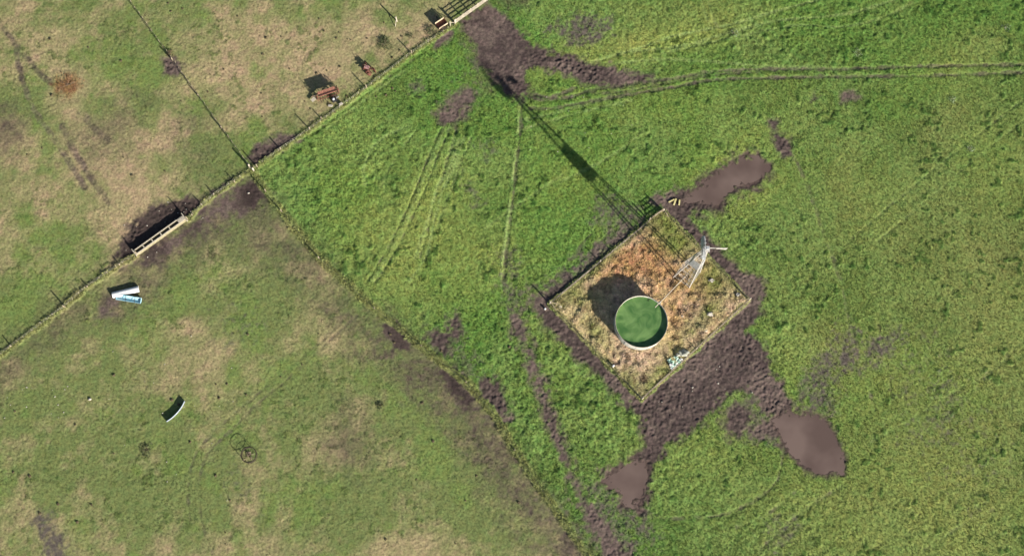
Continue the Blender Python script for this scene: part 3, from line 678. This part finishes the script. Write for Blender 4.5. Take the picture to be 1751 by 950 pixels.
# ------------------------------------------------------------------ windpump
A, B = G(1151, 474), G(1178, 493); e1 = (B-A).normalized(); e2 = Vector((-e1.y, e1.x, 0)); SD = (B-A).length
wc = (A+B)/2+e2*SD/2; HUB = 15.8
t = empty('windpump', (wc.x, wc.y, gz(wc.x, wc.y)-.05)); tag(t, 'tall white lattice windpump tower with a bladed wheel and tail vane', 'windpump')
def lp(s1, s2, z):
    k = (SD/2)*(1-z/(HUB-.7))+.16*(z/(HUB-.7)); return e1*s1*k+e2*s2*k+Vector((0, 0, z))
CS = [(-1, -1), (1, -1), (1, 1), (-1, 1)]
for s in CS: MB().bar(lp(*s, 0), lp(*s, HUB-.7), .10, .10).build('leg', LEGM, t)
LV = [0.6, 2.6, 4.5, 6.3, 7.9, 10.1, 11.6, 12.9, 14.0, 15.0]
for i, z in enumerate(LV):
    m_ = MB()
    for a, b in zip(CS, CS[1:]+CS[:1]): gw = .04 if z < 8 else .03; m_.bar(lp(*a, z), lp(*b, z), gw, gw)
    m_.build('girt', LEGM, t)
    if i+1 < len(LV):
        z2 = LV[i+1]
        for a, b in zip(CS, CS[1:]+CS[:1]):
            m_ = MB(); m_.bar(lp(*a, z), lp(*b, z2), .016, .016); m_.bar(lp(*b, z)*1.0, lp(*a, z2), .016, .016); m_.build('cross_brace', LEGM, t)
m_ = MB()
for a, b in zip(CS, CS[1:]+CS[:1]):
    p0, p1, p2, p3 = lp(*a, 7.95), lp(*b, 7.95), lp(*b, 10.05), lp(*a, 10.05)
    o = (p0+p1)/2; o.z = 0; o.normalize(); o *= .10
    m_.add([p0+o, p1+o, p2+o, p3+o, p0+o*.8, p1+o*.8, p2+o*.8, p3+o*.8], [(0,1,2,3), (7,6,5,4), (0,4,5,1), (1,5,6,2), (2,6,7,3), (3,7,4,0)])
m_.build('sheet_panel', GALV, t)
m_ = MB(); m_.bar(lp(1, -1, 0)*1.04+Vector((0,0,.1)), lp(1, -1, 7.5)*1.04, .04)
m_ = MB()
for k in range(24):
    z = .4+k*.30; p = lp(1, -1, z); q = lp(.55, -1, z); m_.bar(p-e2*.05, q-e2*.05, .016)
m_.bar(lp(.55, -1, .2)-e2*.05, lp(.55, -1, 7.6)-e2*.05, .016); m_.build('ladder', LEGM, t)
MB().tube([(0, 0, .1), (0, 0, HUB-.8)], .03, 8).build('pump_rod', GALV, t)
m_ = MB(); m_.box((0, 0, HUB-.6), (.75, .75, .05)); m_.build('platform', LEGM, t)
m_ = MB(); m_.box((0, 0, HUB-.1), (.42, .36, .6), 0, .8); m_.tube([(0, 0, HUB-.7), (0, 0, HUB-.2)], .14, 10); m_.build('gearbox', GALV, t)
HX = -.55; yaw = 0.0
wheel = MB().tube([(HX+.5, 0, HUB), (HX-.1, 0, HUB)], .10, 10).build('hub', GALV, t)
WR = 1.5
for r in (.6, 1.32):
    MB().tube([(HX, r*math.cos(2*math.pi*k/48), HUB+r*math.sin(2*math.pi*k/48)) for k in range(48)], .02, 6, closed=True).build('wheel_ring', GALV, t)
m_ = MB()
for k in range(6):
    a = 2*math.pi*k/6; m_.bar((HX, 0, HUB), (HX, 1.12*math.cos(a), HUB+1.12*math.sin(a)), .03)
m_.build('spokes', GALV, t)
for k in range(18):
    a = 2*math.pi*(k+.5)/18; vv = []; n = 4
    for rr, wd in ((.42, .10), (WR, .23)):
        for i in range(n+1):
            u = (i/n-.5)*2; x = HX+0.13*u-.05*(1-u*u); tt = u*wd*.8
            ca, sa = math.cos(a), math.sin(a)
            vv.append((x, rr*ca-tt*sa, HUB+rr*sa+tt*ca))
    mm = MB(); mm.add(vv+[(x+.012, y, z) for x, y, z in vv], [(i, i+1, n+2+i, n+1+i) for i in range(n)]+[(i+2*(n+1), n+1+i+2*(n+1), n+2+i+2*(n+1), i+1+2*(n+1)) for i in range(n)], True)
    mm.build('blade', GALV, t)
m_ = MB(); m_.bar((.1, 0, HUB+.02), (1.5, -.06, HUB+.02), .07); m_.bar((.1, 0, HUB-.25), (1.5, -.06, HUB-.1), .05); m_.build('tail_boom', LEGM, t)
m_ = MB(); o = [(1.05, -.04, HUB-.18), (2.35, -.10, HUB-.42), (2.45, -.10, HUB+.42), (1.05, -.04, HUB+.2)]
m_.add(o+[(x, y-.05, z) for x, y, z in o], [(0,1,2,3), (7,6,5,4), (0,4,5,1), (1,5,6,2), (2,6,7,3), (3,7,4,0)]); m_.build('tail_vane', LEGM, t)
# delivery pipe to the tank
t = empty('water_pipe', (0, 0, 0)); tag(t, 'thin pale pipe leading from the windpump over the tank rim', 'pipe')
p0 = wc+Vector((0, 0, .5)); d = Vector((rc.x, rc.y, 0))-wc; d.z = 0; d.normalize(); e = Vector((rc.x, rc.y, 0))-d*TR
MB().tube([p0, Vector((wc.x, wc.y, .9))+d*1.2, e-d*.7+Vector((0, 0, 1.6)), e-d*.25+Vector((0, 0, TH+.22)), e+d*.1+Vector((0, 0, TH+.26)), e+d*.9+Vector((0, 0, TH+.16))], .06, 8).build('pipe', PALEWOOD, t)
MB().box(e-d*.1+Vector((0, 0, TH+.12)), (.22, .3, .18), math.atan2(d.y, d.x)).build('bracket', GALV, t)

# ------------------------------------------------------------------ concrete trough
a, b = on(232, 433), on(316, 373); a.z = b.z = 0; L = (b-a).length; TW, THH = .70, .58
t = empty('cattle_trough', a, heading(a, b)); tag(t, 'long narrow concrete cattle trough with dividers on the dark mud', 'trough')
m_ = MB(); m_.box((L/2, -TW/2+.05, THH/2), (L, .10, THH)); m_.box((L/2, TW/2-.05, THH/2), (L, .10, THH))
m_.box((.08, 0, THH/2), (.16, TW-.20, THH)); m_.box((L-.5, 0, THH/2+.02), (1.0, TW-.204, THH+.04)); m_.box((L/2, 0, .07), (L-.3, TW-.20, .14)); m_.build('basin', CONC, t)
for i in range(1, 5): MB().box((i*(L-1.0)/5, 0, THH-.03), (.16, TW+.02, .10)).build('divider', CONC, t)
MB().box(((L-1.0)/2, 0, .40), (L-1.2, TW-.21, .012)).build('trough_water', TROUGHW, t)
MB().box((L+.05, .0, THH*.6), (.12, 1.3, THH*1.2)).build('end_wall', CONC, t); MB().box((-.06, .05, THH*.6), (.12, 1.1, THH*1.2)).build('end_wall', CONC, t)
m_ = MB(); m_.add([(0, -TW/2, 0), (L, -TW/2, 0), (L, -TW/2-.12, -.05), (0, -TW/2-.12, -.05), (0, -TW/2, .42), (L, -TW/2, .42)], [(4, 3, 2, 5), (0, 3, 4), (1, 5, 2), (0, 4, 5, 1)]); m_.build('earth_bank', mat('straw_earth', K(118,112,86), K(146,138,110), .9, 0, 3, .4), t)
for q, h, lb in (((235, 434), 1.35, 'tall post at the lower left end of the concrete trough'), ((322, 376), 1.75, 'tall post at the upper right end of the concrete trough')):
    t = empty('trough_post', (0, 0, 0)); tag(t, lb, 'fence post'); one_post(t, on(*q), h, .07, WOOD)

# ------------------------------------------------------------------ half-round feeders
def half_trough(name, label, a, b, r, m_in, m_out, tip, lift, ribs=True):
    A, B = on(*a), on(*b); A.z = B.z = 0; root = empty(name, A, heading(A, B)); tag(root, label, 'feed trough'); L = (B-A).length; n = 14
    R = Matrix.Rotation(tip, 3, 'X'); c = Vector((0, 0, lift))
    arc = [(math.pi+math.pi*i/n) for i in range(n+1)]
    def ring(x, rr): return [c+R @ Vector((x, rr*math.cos(q), rr*math.sin(q))) for q in arc]
    mm = MB(); o0, o1, i0, i1 = ring(0, r), ring(L, r), ring(.03, r-.035), ring(L-.03, r-.035); k = n+1
    mm.add(o0+o1, [(i, i+1, k+i+1, k+i) for i in range(n)], True); mm.add(i0+i1, [(i+1, i, k+i, k+i+1) for i in range(n)], True)
    mm.add([o0[0], o1[0], i1[0], i0[0]], [(0, 1, 2, 3)]); mm.add([o0[-1], o1[-1], i1[-1], i0[-1]], [(3, 2, 1, 0)])
    mm.build('shell', m_out, root)
    for x in (0, L-.03):
        e0, e1_ = ring(x, r-.004), ring(x+.03, r-.004); MB().add(e0+e1_, [tuple(range(k))[::-1], tuple(range(k, 2*k))]+[(i, i+1, k+i+1, k+i) for i in range(n)]+[(k-1, 0, k, 2*k-1)]).build('end_cap', m_out, root)
    if ribs:
        for x in (L*.38, L*.75):
            q0, q1 = c+R @ Vector((x, -r, 0)), c+R @ Vector((x, r, 0)); MB().bar(q0, q1, .05).build('cross_bar', m_in, root)
    return root
half_trough('feed_trough', 'white half-round feed trough turned upside down beside the blue one', (193, 505), (238, 494), .42, WHITEP, WHITEP, math.pi*.97, .10)
half_trough('feed_trough', 'pale blue half-round feed trough lying open next to the white one', (200, 508), (242, 515), .40, BLACKI, BLUEP, .30, .42)

# curved sheet standing on edge
C = [G(*p) for p in curve([(286, 721), (296, 714), (306, 704), (313, 694), (317, 686)], 5)]; H0 = .58
mm = MB(); base = C[0]; n = len(C)
for s, (dz) in ((0, 0),):
    vo = [Vector((p.x, p.y, gz(p.x, p.y)*0-.05)) for p in C]; nr = []
    for i, p in enumerate(C):
        d = C[min(i+1, n-1)]-C[max(i-1, 0)]; d.normalize(); nr.append(Vector((d.y, -d.x, 0)))
    top = [v+Vector((0, 0, H0)) for v in vo]; vi = [v-q*.06 for v, q in zip(vo, nr)]; ti = [v-q*.06 for v, q in zip(top, nr)]
    mm.add(vo+top+vi+ti, [(i, i+1, n+i+1, n+i) for i in range(n-1)]+[(2*n+i+1, 2*n+i, 3*n+i, 3*n+i+1) for i in range(n-1)]+[(n+i, n+i+1, 3*n+i+1, 3*n+i) for i in range(n-1)]+[(0, n, 3*n, 2*n), (n-1, 3*n-1, 4*n-1, 2*n-1)])
t = empty('curved_sheet', (0, 0, 0)); tag(t, 'curved pale metal tank sheet standing on its edge in the paddock', 'metal sheet')
mm.build('panel', mat('dull_zinc', K(120,124,128), K(160,164,166), .6, .2, 4), t)
MB().tube([v+Vector((0, 0, .02)) for v in top], .04, 6).build('folded_edge', mat('bluish_zinc', K(156,174,192), K(190,204,218), .5, .1, 4), t)

# bale ring
rcn = on(427, 778); t = empty('bale_feeder', rcn); tag(t, 'round dark iron bale feeder ring on the grazed grass', 'bale feeder')
RR = 1.0
for z, q in ((.08, .028), (.5, .02), (1.02, .03)):
    MB().tube([(RR*math.cos(2*math.pi*k/40), RR*math.sin(2*math.pi*k/40), z) for k in range(40)], q, 6, closed=True).build('hoop', BLACKI, t)
for k in range(9):
    a = 2*math.pi*k/9; MB().tube([(RR*math.cos(a), RR*math.sin(a), 0), (RR*math.cos(a), RR*math.sin(a), 1.03)], .02, 6).build('upright', BLACKI, t)
MB().tube([(-.7, .7, .45), (.1, .1, .5), (.5, -.8, .3)], .035, 6).build('loose_bar', BLACKI, t)
t2 = MB()
for k in range(26):
    a = random.uniform(0, 6.28); r = random.uniform(0, .7); x, y = r*math.cos(a), r*math.sin(a); b_ = random.uniform(0, 6.28)
    t2.bar((x, y, .05), (x+.35*math.cos(b_), y+.35*math.sin(b_), random.uniform(.08, .35)), .035)
hay = t2.build('old_hay', mat('old_hay', K(150,128,112), K(190,166,146), .9, 0, 9)); hay.location = rcn; tag(hay, 'heap of old pinkish hay inside the iron bale feeder', 'hay')

# ------------------------------------------------------------------ old farm machines
def spoked_wheel(root, c, r, axis, m_=DRUST, w=.09, name='wheel'):
    c = Vector(c); ax = Vector(axis).normalized(); u = ax.cross(Vector((0, 0, 1))).normalized(); v = ax.cross(u)
    b = MB(); b.tube([c+(u*math.cos(2*math.pi*k/28)+v*math.sin(2*math.pi*k/28))*r for k in range(28)], w*.55, 6, closed=True); o = b.build(name, m_, root)
    b = MB()
    for k in range(10):
        d = u*math.cos(2*math.pi*k/10)+v*math.sin(2*math.pi*k/10); b.bar(c, c+d*r, .03)
    b.tube([c-ax*.12, c+ax*.12], .09, 8); b.build('spokes', m_, o); return o
a, b = on(543, 168), on(578, 156); L = (b-a).length; a.z = b.z = (a.z+b.z)/2
t = empty('seed_drill', a, heading(a, b)); tag(t, 'old rusty seed drill with a long box and two iron wheels', 'farm machine')
m_ = MB(); pr = [(-.34, 1.2), (.34, 1.2), (.24, .78), (.08, .62), (-.08, .62), (-.24, .78)]
m_.add([(.25, y, z) for y, z in pr]+[(L-.25, y, z) for y, z in pr], [tuple(range(6))[::-1], tuple(range(6, 12))]+[(i, (i+1) % 6, 6+(i+1) % 6, 6+i) for i in range(6)]); hb = m_.build('seed_box', RUST, t)
m_ = MB(); m_.box((L/2, .20, 1.24), (L-.42, .34, .035), rot=Matrix.Rotation(.25, 3, 'X')); m_.box((L/2, -.18, 1.235), (L-.42, .36, .035), rot=Matrix.Rotation(-.35, 3, 'X')); m_.build('lid', RUST, hb)
for x in (-.02, L+.02): spoked_wheel(t, (x, 0, .62), .6, (1, 0, 0))
MB().tube([(-.2, 0, .62), (L+.2, 0, .62)], .05, 8).build('axle', DRUST, t)
m_ = MB(); m_.bar((.1, .45, .5), (L-.1, .45, .5), .08); m_.bar((.1, -.5, .5), (L-.1, -.5, .5), .08)
for x in (.3, L/2, L-.3): m_.bar((x, -.5, .5), (x, .45, .5), .07)
m_.build('frame', DRUST, t)
for k in range(8):
    x = .35+k*(L-.7)/7; m_ = MB(); m_.tube([(x, -.1, .62), (x, -.5, .3), (x, -.75, .02)], .035, 6); m_.build('coulter', BLACKI, t)
for x in (.0, L*.92): MB().bar((x, .1, .9), (x+.12, -.1, 1.75), .06).build('lever', BLACKI, t)
MB().bar((L*.3, .4, .5), (-.75, .35, .25), .10).build('drawbar', mat('bleached_iron', K(180,150,124), K(206,178,150), .8, 0, 6), t)
m_ = MB(); m_.box((-.6, -.1, .35), (.7, .5, .06), .4); m_.build('foot_board', PALEWOOD, t)
c = on(572, 172); t = empty('engine_block', c, .5); tag(t, 'small black and grey scrap engine beside the rusty seed drill', 'scrap engine')
m_ = MB(); m_.box((0, 0, .35), (.75, .5, .5), 0, .85); m_.build('crankcase', mat('engine_black', K(30,30,34), K(58,58,64), .5, .3, 6), t)
MB().tube([(-.1, 0, .55), (-.1, 0, .95)], .18, 12).build('cylinder', GALV, t)
spoked_wheel(t, (.2, .36, .48), .42, (0, 1, 0), BLACKI, .10, 'flywheel')
MB().tube([(.3, -.1, .6), (.35, -.1, .9), (.7, -.1, .95)], .05, 8).build('exhaust_pipe', GALV, t)
c = on(583, 179); o = MB().box((0, 0, .18), (.55, .30, .32), .6, .9).build('white_block', STONE, None, c); tag(o, 'white concrete block lying by the fence near the scrap engine', 'block')
c = on(565, 181); o = MB().box((0, 0, .10), (.6, .28, .16), -.1, .9).build('white_slab', STONE, None, c); tag(o, 'white flat slab in the grass left of the scrap engine', 'slab')

c = on(629, 121); t = empty('disc_plough', c, -.7); tag(t, 'small rusty disc plough halfway along the upper fence', 'farm machine')
m_ = MB(); m_.bar((-.9, .1, .75), (.9, -.1, .75), .13); m_.bar((-.7, -.5, .6), (.7, .5, .65), .10); m_.bar((.2, .6, .6), (.2, -.6, .7), .09); m_.bar((-.4, .5, .6), (-.4, -.5, .7), .09); m_.build('frame', DRUST, t)
for k in range(4):
    x = -.6+k*.4; d = MB(); d.lathe([(.0, .10), (.18, .07), (.34, 0), (.345, -.012), (.18, .05), (0, .085)], 20); o = d.build('disc', DRUST, t, (x, -.15-.15*k+.2, .36)); o.rotation_euler = (1.35, .25, .5)
spoked_wheel(t, (.75, .55, .45), .42, (.3, 1, 0)); spoked_wheel(t, (-.8, .5, .38), .34, (.3, 1, 0))
MB().bar((.3, 0, .8), (.6, .25, 1.45), .05).build('lever', BLACKI, t); MB().bar((-.2, 0, .8), (-.45, .2, 1.3), .05).build('lever', BLACKI, t)
m_ = MB(); m_.box((-.2, .1, .86), (.7, .5, .08), .3); m_.build('seat_plate', mat('pinkish_rust', K(150,110,106), K(178,138,132), .8, 0, 7), t)

c = on(755, 44); t = empty('farm_cart', c, .62); tag(t, 'small brown farm cart with pale end boards beside the wide gate', 'cart')
m_ = MB(); m_.box((0, 0, .55), (1.5, 1.05, .08)); m_.build('bed', DRUST, t)
m_ = MB(); m_.box((0, -.5, .80), (1.5, .05, .40)); m_.build('side_board', mat('cart_paint', K(176,158,130), K(206,190,164), .6, 0, 6), t)
m_ = MB(); m_.box((0, .5, .80), (1.5, .05, .40)); m_.build('side_board', MATS['cart_paint'], t)
m_ = MB(); m_.box((.735, 0, .74), (.04, .94, .28)); m_.build('end_board', DRUST, t)
MB().tube([(-.2, -.75, .42), (-.2, .75, .42)], .04, 8).build('axle', BLACKI, t)
for y in (-.68, .68): spoked_wheel(t, (-.2, y, .42), .42, (0, 1, 0), BLACKI, .14)
m_ = MB(); m_.bar((0, .5, .5), (.1, 1.5, .6), .07); m_.bar((-.3, .5, .5), (.1, 1.5, .6), .05); m_.build('drawbar', BLACKI, t)
MB().bar((.1, 1.45, .0), (.1, 1.45, 1.2), .06).build('prop_post', BLACKI, t)

# ------------------------------------------------------------------ rubbish, stones, yellow tuft boards in and by the square
def crumple(name, label, px, py, sx, sy, rz, m_, h, seed):
    rg = np.random.default_rng(seed); n = 9; V = []; F = []
    for i in range(n):
        for j in range(n):
            V.append(((i/(n-1)-.5)*sx, (j/(n-1)-.5)*sy, .06+h*rg.random()*(.4+math.sin(i*.9)*.4+.3)))
    for i in range(n-1):
        for j in range(n-1): F.append((i*n+j, (i+1)*n+j, (i+1)*n+j+1, i*n+j+1))
    o = MB().add(V, F).build(name, m_, None, on(px, py)); o.rotation_euler.z = rz; md = o.modifiers.new('thick', 'SOLIDIFY'); md.thickness = .02
    tag(o, label, 'plastic sheet'); return o
crumple('plastic_sheet', 'crumpled mint green plastic sheet by the lower right fence of the square', 1152, 618, 1.5, 1.2, .5, MINTP, .42, 4)
crumple('plastic_sheet', 'narrow white plastic strip lying along the lower right fence rail', 1156, 622, 2.1, .35, .72, WHITEP, .2, 5)
o = MB().blob((0, 0, .25), .55, 3, (1.2, .8, .7), .25).build('rubble_lump', mat('grey_rubble', K(120,122,112), K(176,178,166), .85, 0, 4, .4), None, on(1169, 604)); tag(o, 'mottled grey lump of rubble above the mint plastic sheet', 'rubble')
o = MB().blob((0, 0, .2), .34, 5, (1, .8, .9), .2).build('rubble_lump', MATS['grey_rubble'], None, on(1159, 607)); tag(o, 'small dark grey rubble piece between the plastic and the big lump', 'rubble')
t = empty('jerrycan', on(1147, 624), .3); tag(t, 'pale plastic canister at the left end of the rubbish pile', 'canister')
MB().box((0, 0, .22), (.5, .32, .42), 0, .92).build('body', WHITEP, t); MB().tube([(.12, 0, .43), (.12, 0, .52)], .06, 10).build('cap', BLACKI, t)
for i, (px, py, r, lb) in enumerate([(1213, 538, .42, 'white boulder in the dry grass right of the tank'), (1216, 480, .36, 'pale grey boulder in the dry grass below the windpump wheel'),
        (1262, 504, .34, 'pale boulder just inside the right corner of the square'), (1206, 566, .22, 'white stone on the lower right fence line'), (1166, 541, .2, 'small stone beside the tank on its right'),
        (1228, 655, .12, 'white pebble alone on the trodden mud'), (1184, 662, .12, 'white pebble on the mud nearest the bottom corner of the square'), (425, 330, .14, 'white stone on the dark round mud patch'),
        (154, 682, .2, 'pale stone with a dark shadow in the left paddock'), (958, 525, .18, 'white stone just inside the left corner of the square')]):
    o = MB().blob((0, 0, r*.3), r, 20+i, (1.1, .85, .75), .18, 7).build('stone', STONE, None, on(px, py)); tag(o, lb, 'stone')
for a, b, w, lb in (((1143, 346), (1153, 341), .16, 'short pale yellow tuft shaped as a board outside the top corner'), ((1152, 351), (1156, 340), .22, 'thick yellowish tuft shaped as a board beside the short one'), ((1161, 351), (1162, 342), .2, 'yellowish tuft shaped as a board nearest the puddle at the top corner')):
    A, B = on(*a), on(*b); A.z = max(A.z, 0)+.1; B.z = max(B.z, 0)+.1; r = empty('tuft_board', A, heading(A, B)); L = (B-A).length
    bpy.data.objects.remove(r); o = MB().box((L/2, 0, 0), (L, w, .09)).build('tuft_board', mat('tuft_yellow', K(186,176,112), K(214,204,150), .8, 0, 7, .2), None, A); o.rotation_euler.z = heading(A, B); tag(o, lb, 'tuft_board')  # flat board added in place of a tuft of yellow grass

# scattered pale pebbles and dung
def litter(name, label, cat, n, m_, r, boxes, seed):
    rg = random.Random(seed); b = MB()
    for _ in range(n):
        x0, y0, x1, y1 = rg.choice(boxes); p = on(rg.uniform(x0, x1), rg.uniform(y0, y1))
        b.blob((p.x, p.y, p.z+.03), rg.uniform(*r), rg.random()*1000, (1, 1, .6), .2, 4)
    o = b.build(name, m_); tag(o, label, cat, kind='stuff'); return o
litter('pebbles', 'tiny white pebbles strewn on the trampled mud and paddocks', 'pebbles', 90, STONE, (.04, .09),
       [(205, 370, 300, 450), (260, 345, 350, 380), (0, 660, 120, 720), (150, 560, 420, 720), (900, 150, 1100, 260), (1120, 560, 1300, 720), (200, 600, 400, 900)], 8)
litter('dung_pats', 'small dark dung pats dotted over the grazed paddocks', 'dung', 90, mat('dung', K(66,58,40), K(92,82,56), .9, 0, 6), (.09, .22),
       [(0, 640, 420, 940), (380, 560, 900, 940), (0, 0, 420, 300), (440, 20, 700, 200)], 9)

# ------------------------------------------------------------------ bushes and thistles
def bush(name, label, cat, px, py, r, h, n, m_, leaf=.09, seed=1, group=None, stems=7):
    rg = random.Random(seed); root = empty(name, on(px, py)); tag(root, label, cat, group); b = MB(); s = MB()
    for k in range(stems):
        a = rg.uniform(0, 6.28); q = rg.uniform(.3, .9)*r; s.tube([(0, 0, 0), (q*.4*math.cos(a), q*.4*math.sin(a), h*.5), (q*math.cos(a), q*math.sin(a), h*rg.uniform(.6, 1))], [.03, .02, .008], 5)
    s.build('stem', DARKWOOD, root)
    for _ in range(n):
        a = rg.uniform(0, 6.28); q = r*math.sqrt(rg.random())*(1+.25*math.sin(3*a+seed)); z = h*rg.random()*(1-.6*(q/r)**2)+.03
        p = Vector((q*math.cos(a), q*math.sin(a), z)); d = Vector((rg.gauss(0, 1), rg.gauss(0, 1), rg.gauss(0, .6))).normalized(); u = d.cross(Vector((rg.gauss(0, 1), rg.gauss(0, 1), 1))).normalized(); l = leaf*rg.uniform(.6, 1.6)
        b.add([p, p+d*l*.5+u*l*.3, p+d*l*1.2, p+d*l*.5-u*l*.3], [(0, 1, 2, 3)])
    b.build('foliage', m_, root); return root
LEAFD = mat('dark_leaf', K(62,72,42), K(88,98,58), .7, 0, 5); LEAFB = mat('dead_leaf', K(74,62,46), K(120,100,72), .8, 0, 5); LEAFP = mat('thistle_leaf', K(110,128,90), K(146,160,130), .7, 0, 4)
REDB = mat('red_brown_leaf', K(112,74,46), K(146,106,72), .85, 0, 5)
bush('shrub', 'dark low shrub spreading on the tan grass above the upper fence', 'shrub', 658, 76, 1.0, .6, 700, LEAFD, .10, 3)
bush('shrub', 'small dark shrub beside the fence below the farm cart', 'shrub', 736, 54, .75, .6, 420, LEAFD, .09, 4)
bush('shrub', 'tiny dark shrub right of the spreading one by the upper fence', 'shrub', 701, 62, .4, .35, 180, LEAFD, .08, 5)
bush('dead_bush', 'dark dead bush in the bottom corner of the fenced square', 'bush', 1101, 646, .75, .6, 520, LEAFB, .11, 6)
bush('dead_bush', 'wide flat reddish brown dead bush in the tan upper left paddock', 'bush', 116, 146, 1.9, .3, 420, REDB, .10, 7)
bush('dead_bush', 'small dark bush on the right of the tank', 'bush', 1156, 562, .4, .4, 200, LEAFB, .09, 8)
bush('dead_bush', 'dark bush just below the tank rim', 'bush', 1072, 610, .5, .35, 260, LEAFB, .09, 9)
bush('dead_bush', 'dark twiggy plant on the dividing fence beside the dark mud', 'bush', 291, 92, .5, .5, 220, LEAFB, .09, 10)
bush('dead_bush', 'dark spreading weed low in the left paddock below the curved sheet', 'bush', 250, 768, .9, .2, 420, LEAFD, .10, 31)
bush('dead_bush', 'dark weed tuft above the bale feeder in the lower paddock', 'bush', 649, 692, .5, .25, 240, LEAFD, .10, 32)
for i, (px, py) in enumerate([(1659, 255), (1255, 57), (1466, 92), (1628, 170), (1720, 48)]):
    bush('thistle', 'pale grey green thistle clump in the lush field beyond the windpump', 'thistle', px, py, .55+.2*((i*7) % 3)/2, .35, 110, LEAFP, .10, 40+i, 'pale thistles in the lush field', 4)

# ------------------------------------------------------------------ puddles
pm = bpy.data.materials.new('muddy_water'); pm.use_nodes = True; nt = pm.node_tree; b = nt.nodes['Principled BSDF']
nz = nt.nodes.new('ShaderNodeTexNoise'); nz.inputs['Scale'].default_value = .16; nz.inputs['Detail'].default_value = 3
cr = nt.nodes.new('ShaderNodeValToRGB'); cr.color_ramp.elements[0].color = (*K(92,77,71), 1); cr.color_ramp.elements[1].color = (*K(112,96,89), 1); cr.color_ramp.elements[0].position = .4; cr.color_ramp.elements[1].position = .62
tc = nt.nodes.new('ShaderNodeTexCoord'); nt.links.new(tc.outputs['Object'], nz.inputs['Vector']); nt.links.new(nz.outputs['Fac'], cr.inputs[0]); nt.links.new(cr.outputs[0], b.inputs['Base Color']); b.inputs['Roughness'].default_value = .08; b.inputs['Specular IOR Level'].default_value = .5
for P, *_ in POND:
    Q = [G(*p) for p in P]; c = sum(Q, Vector())/len(Q); R = [c+(q-c)*1.12 for q in Q]
    o = MB().add([(q.x, q.y, -.085) for q in R], [tuple(range(len(R)))]).build('puddle', pm); tag(o, kind='structure')
    if o.data.polygons[0].normal.z < 0: o.data.flip_normals()
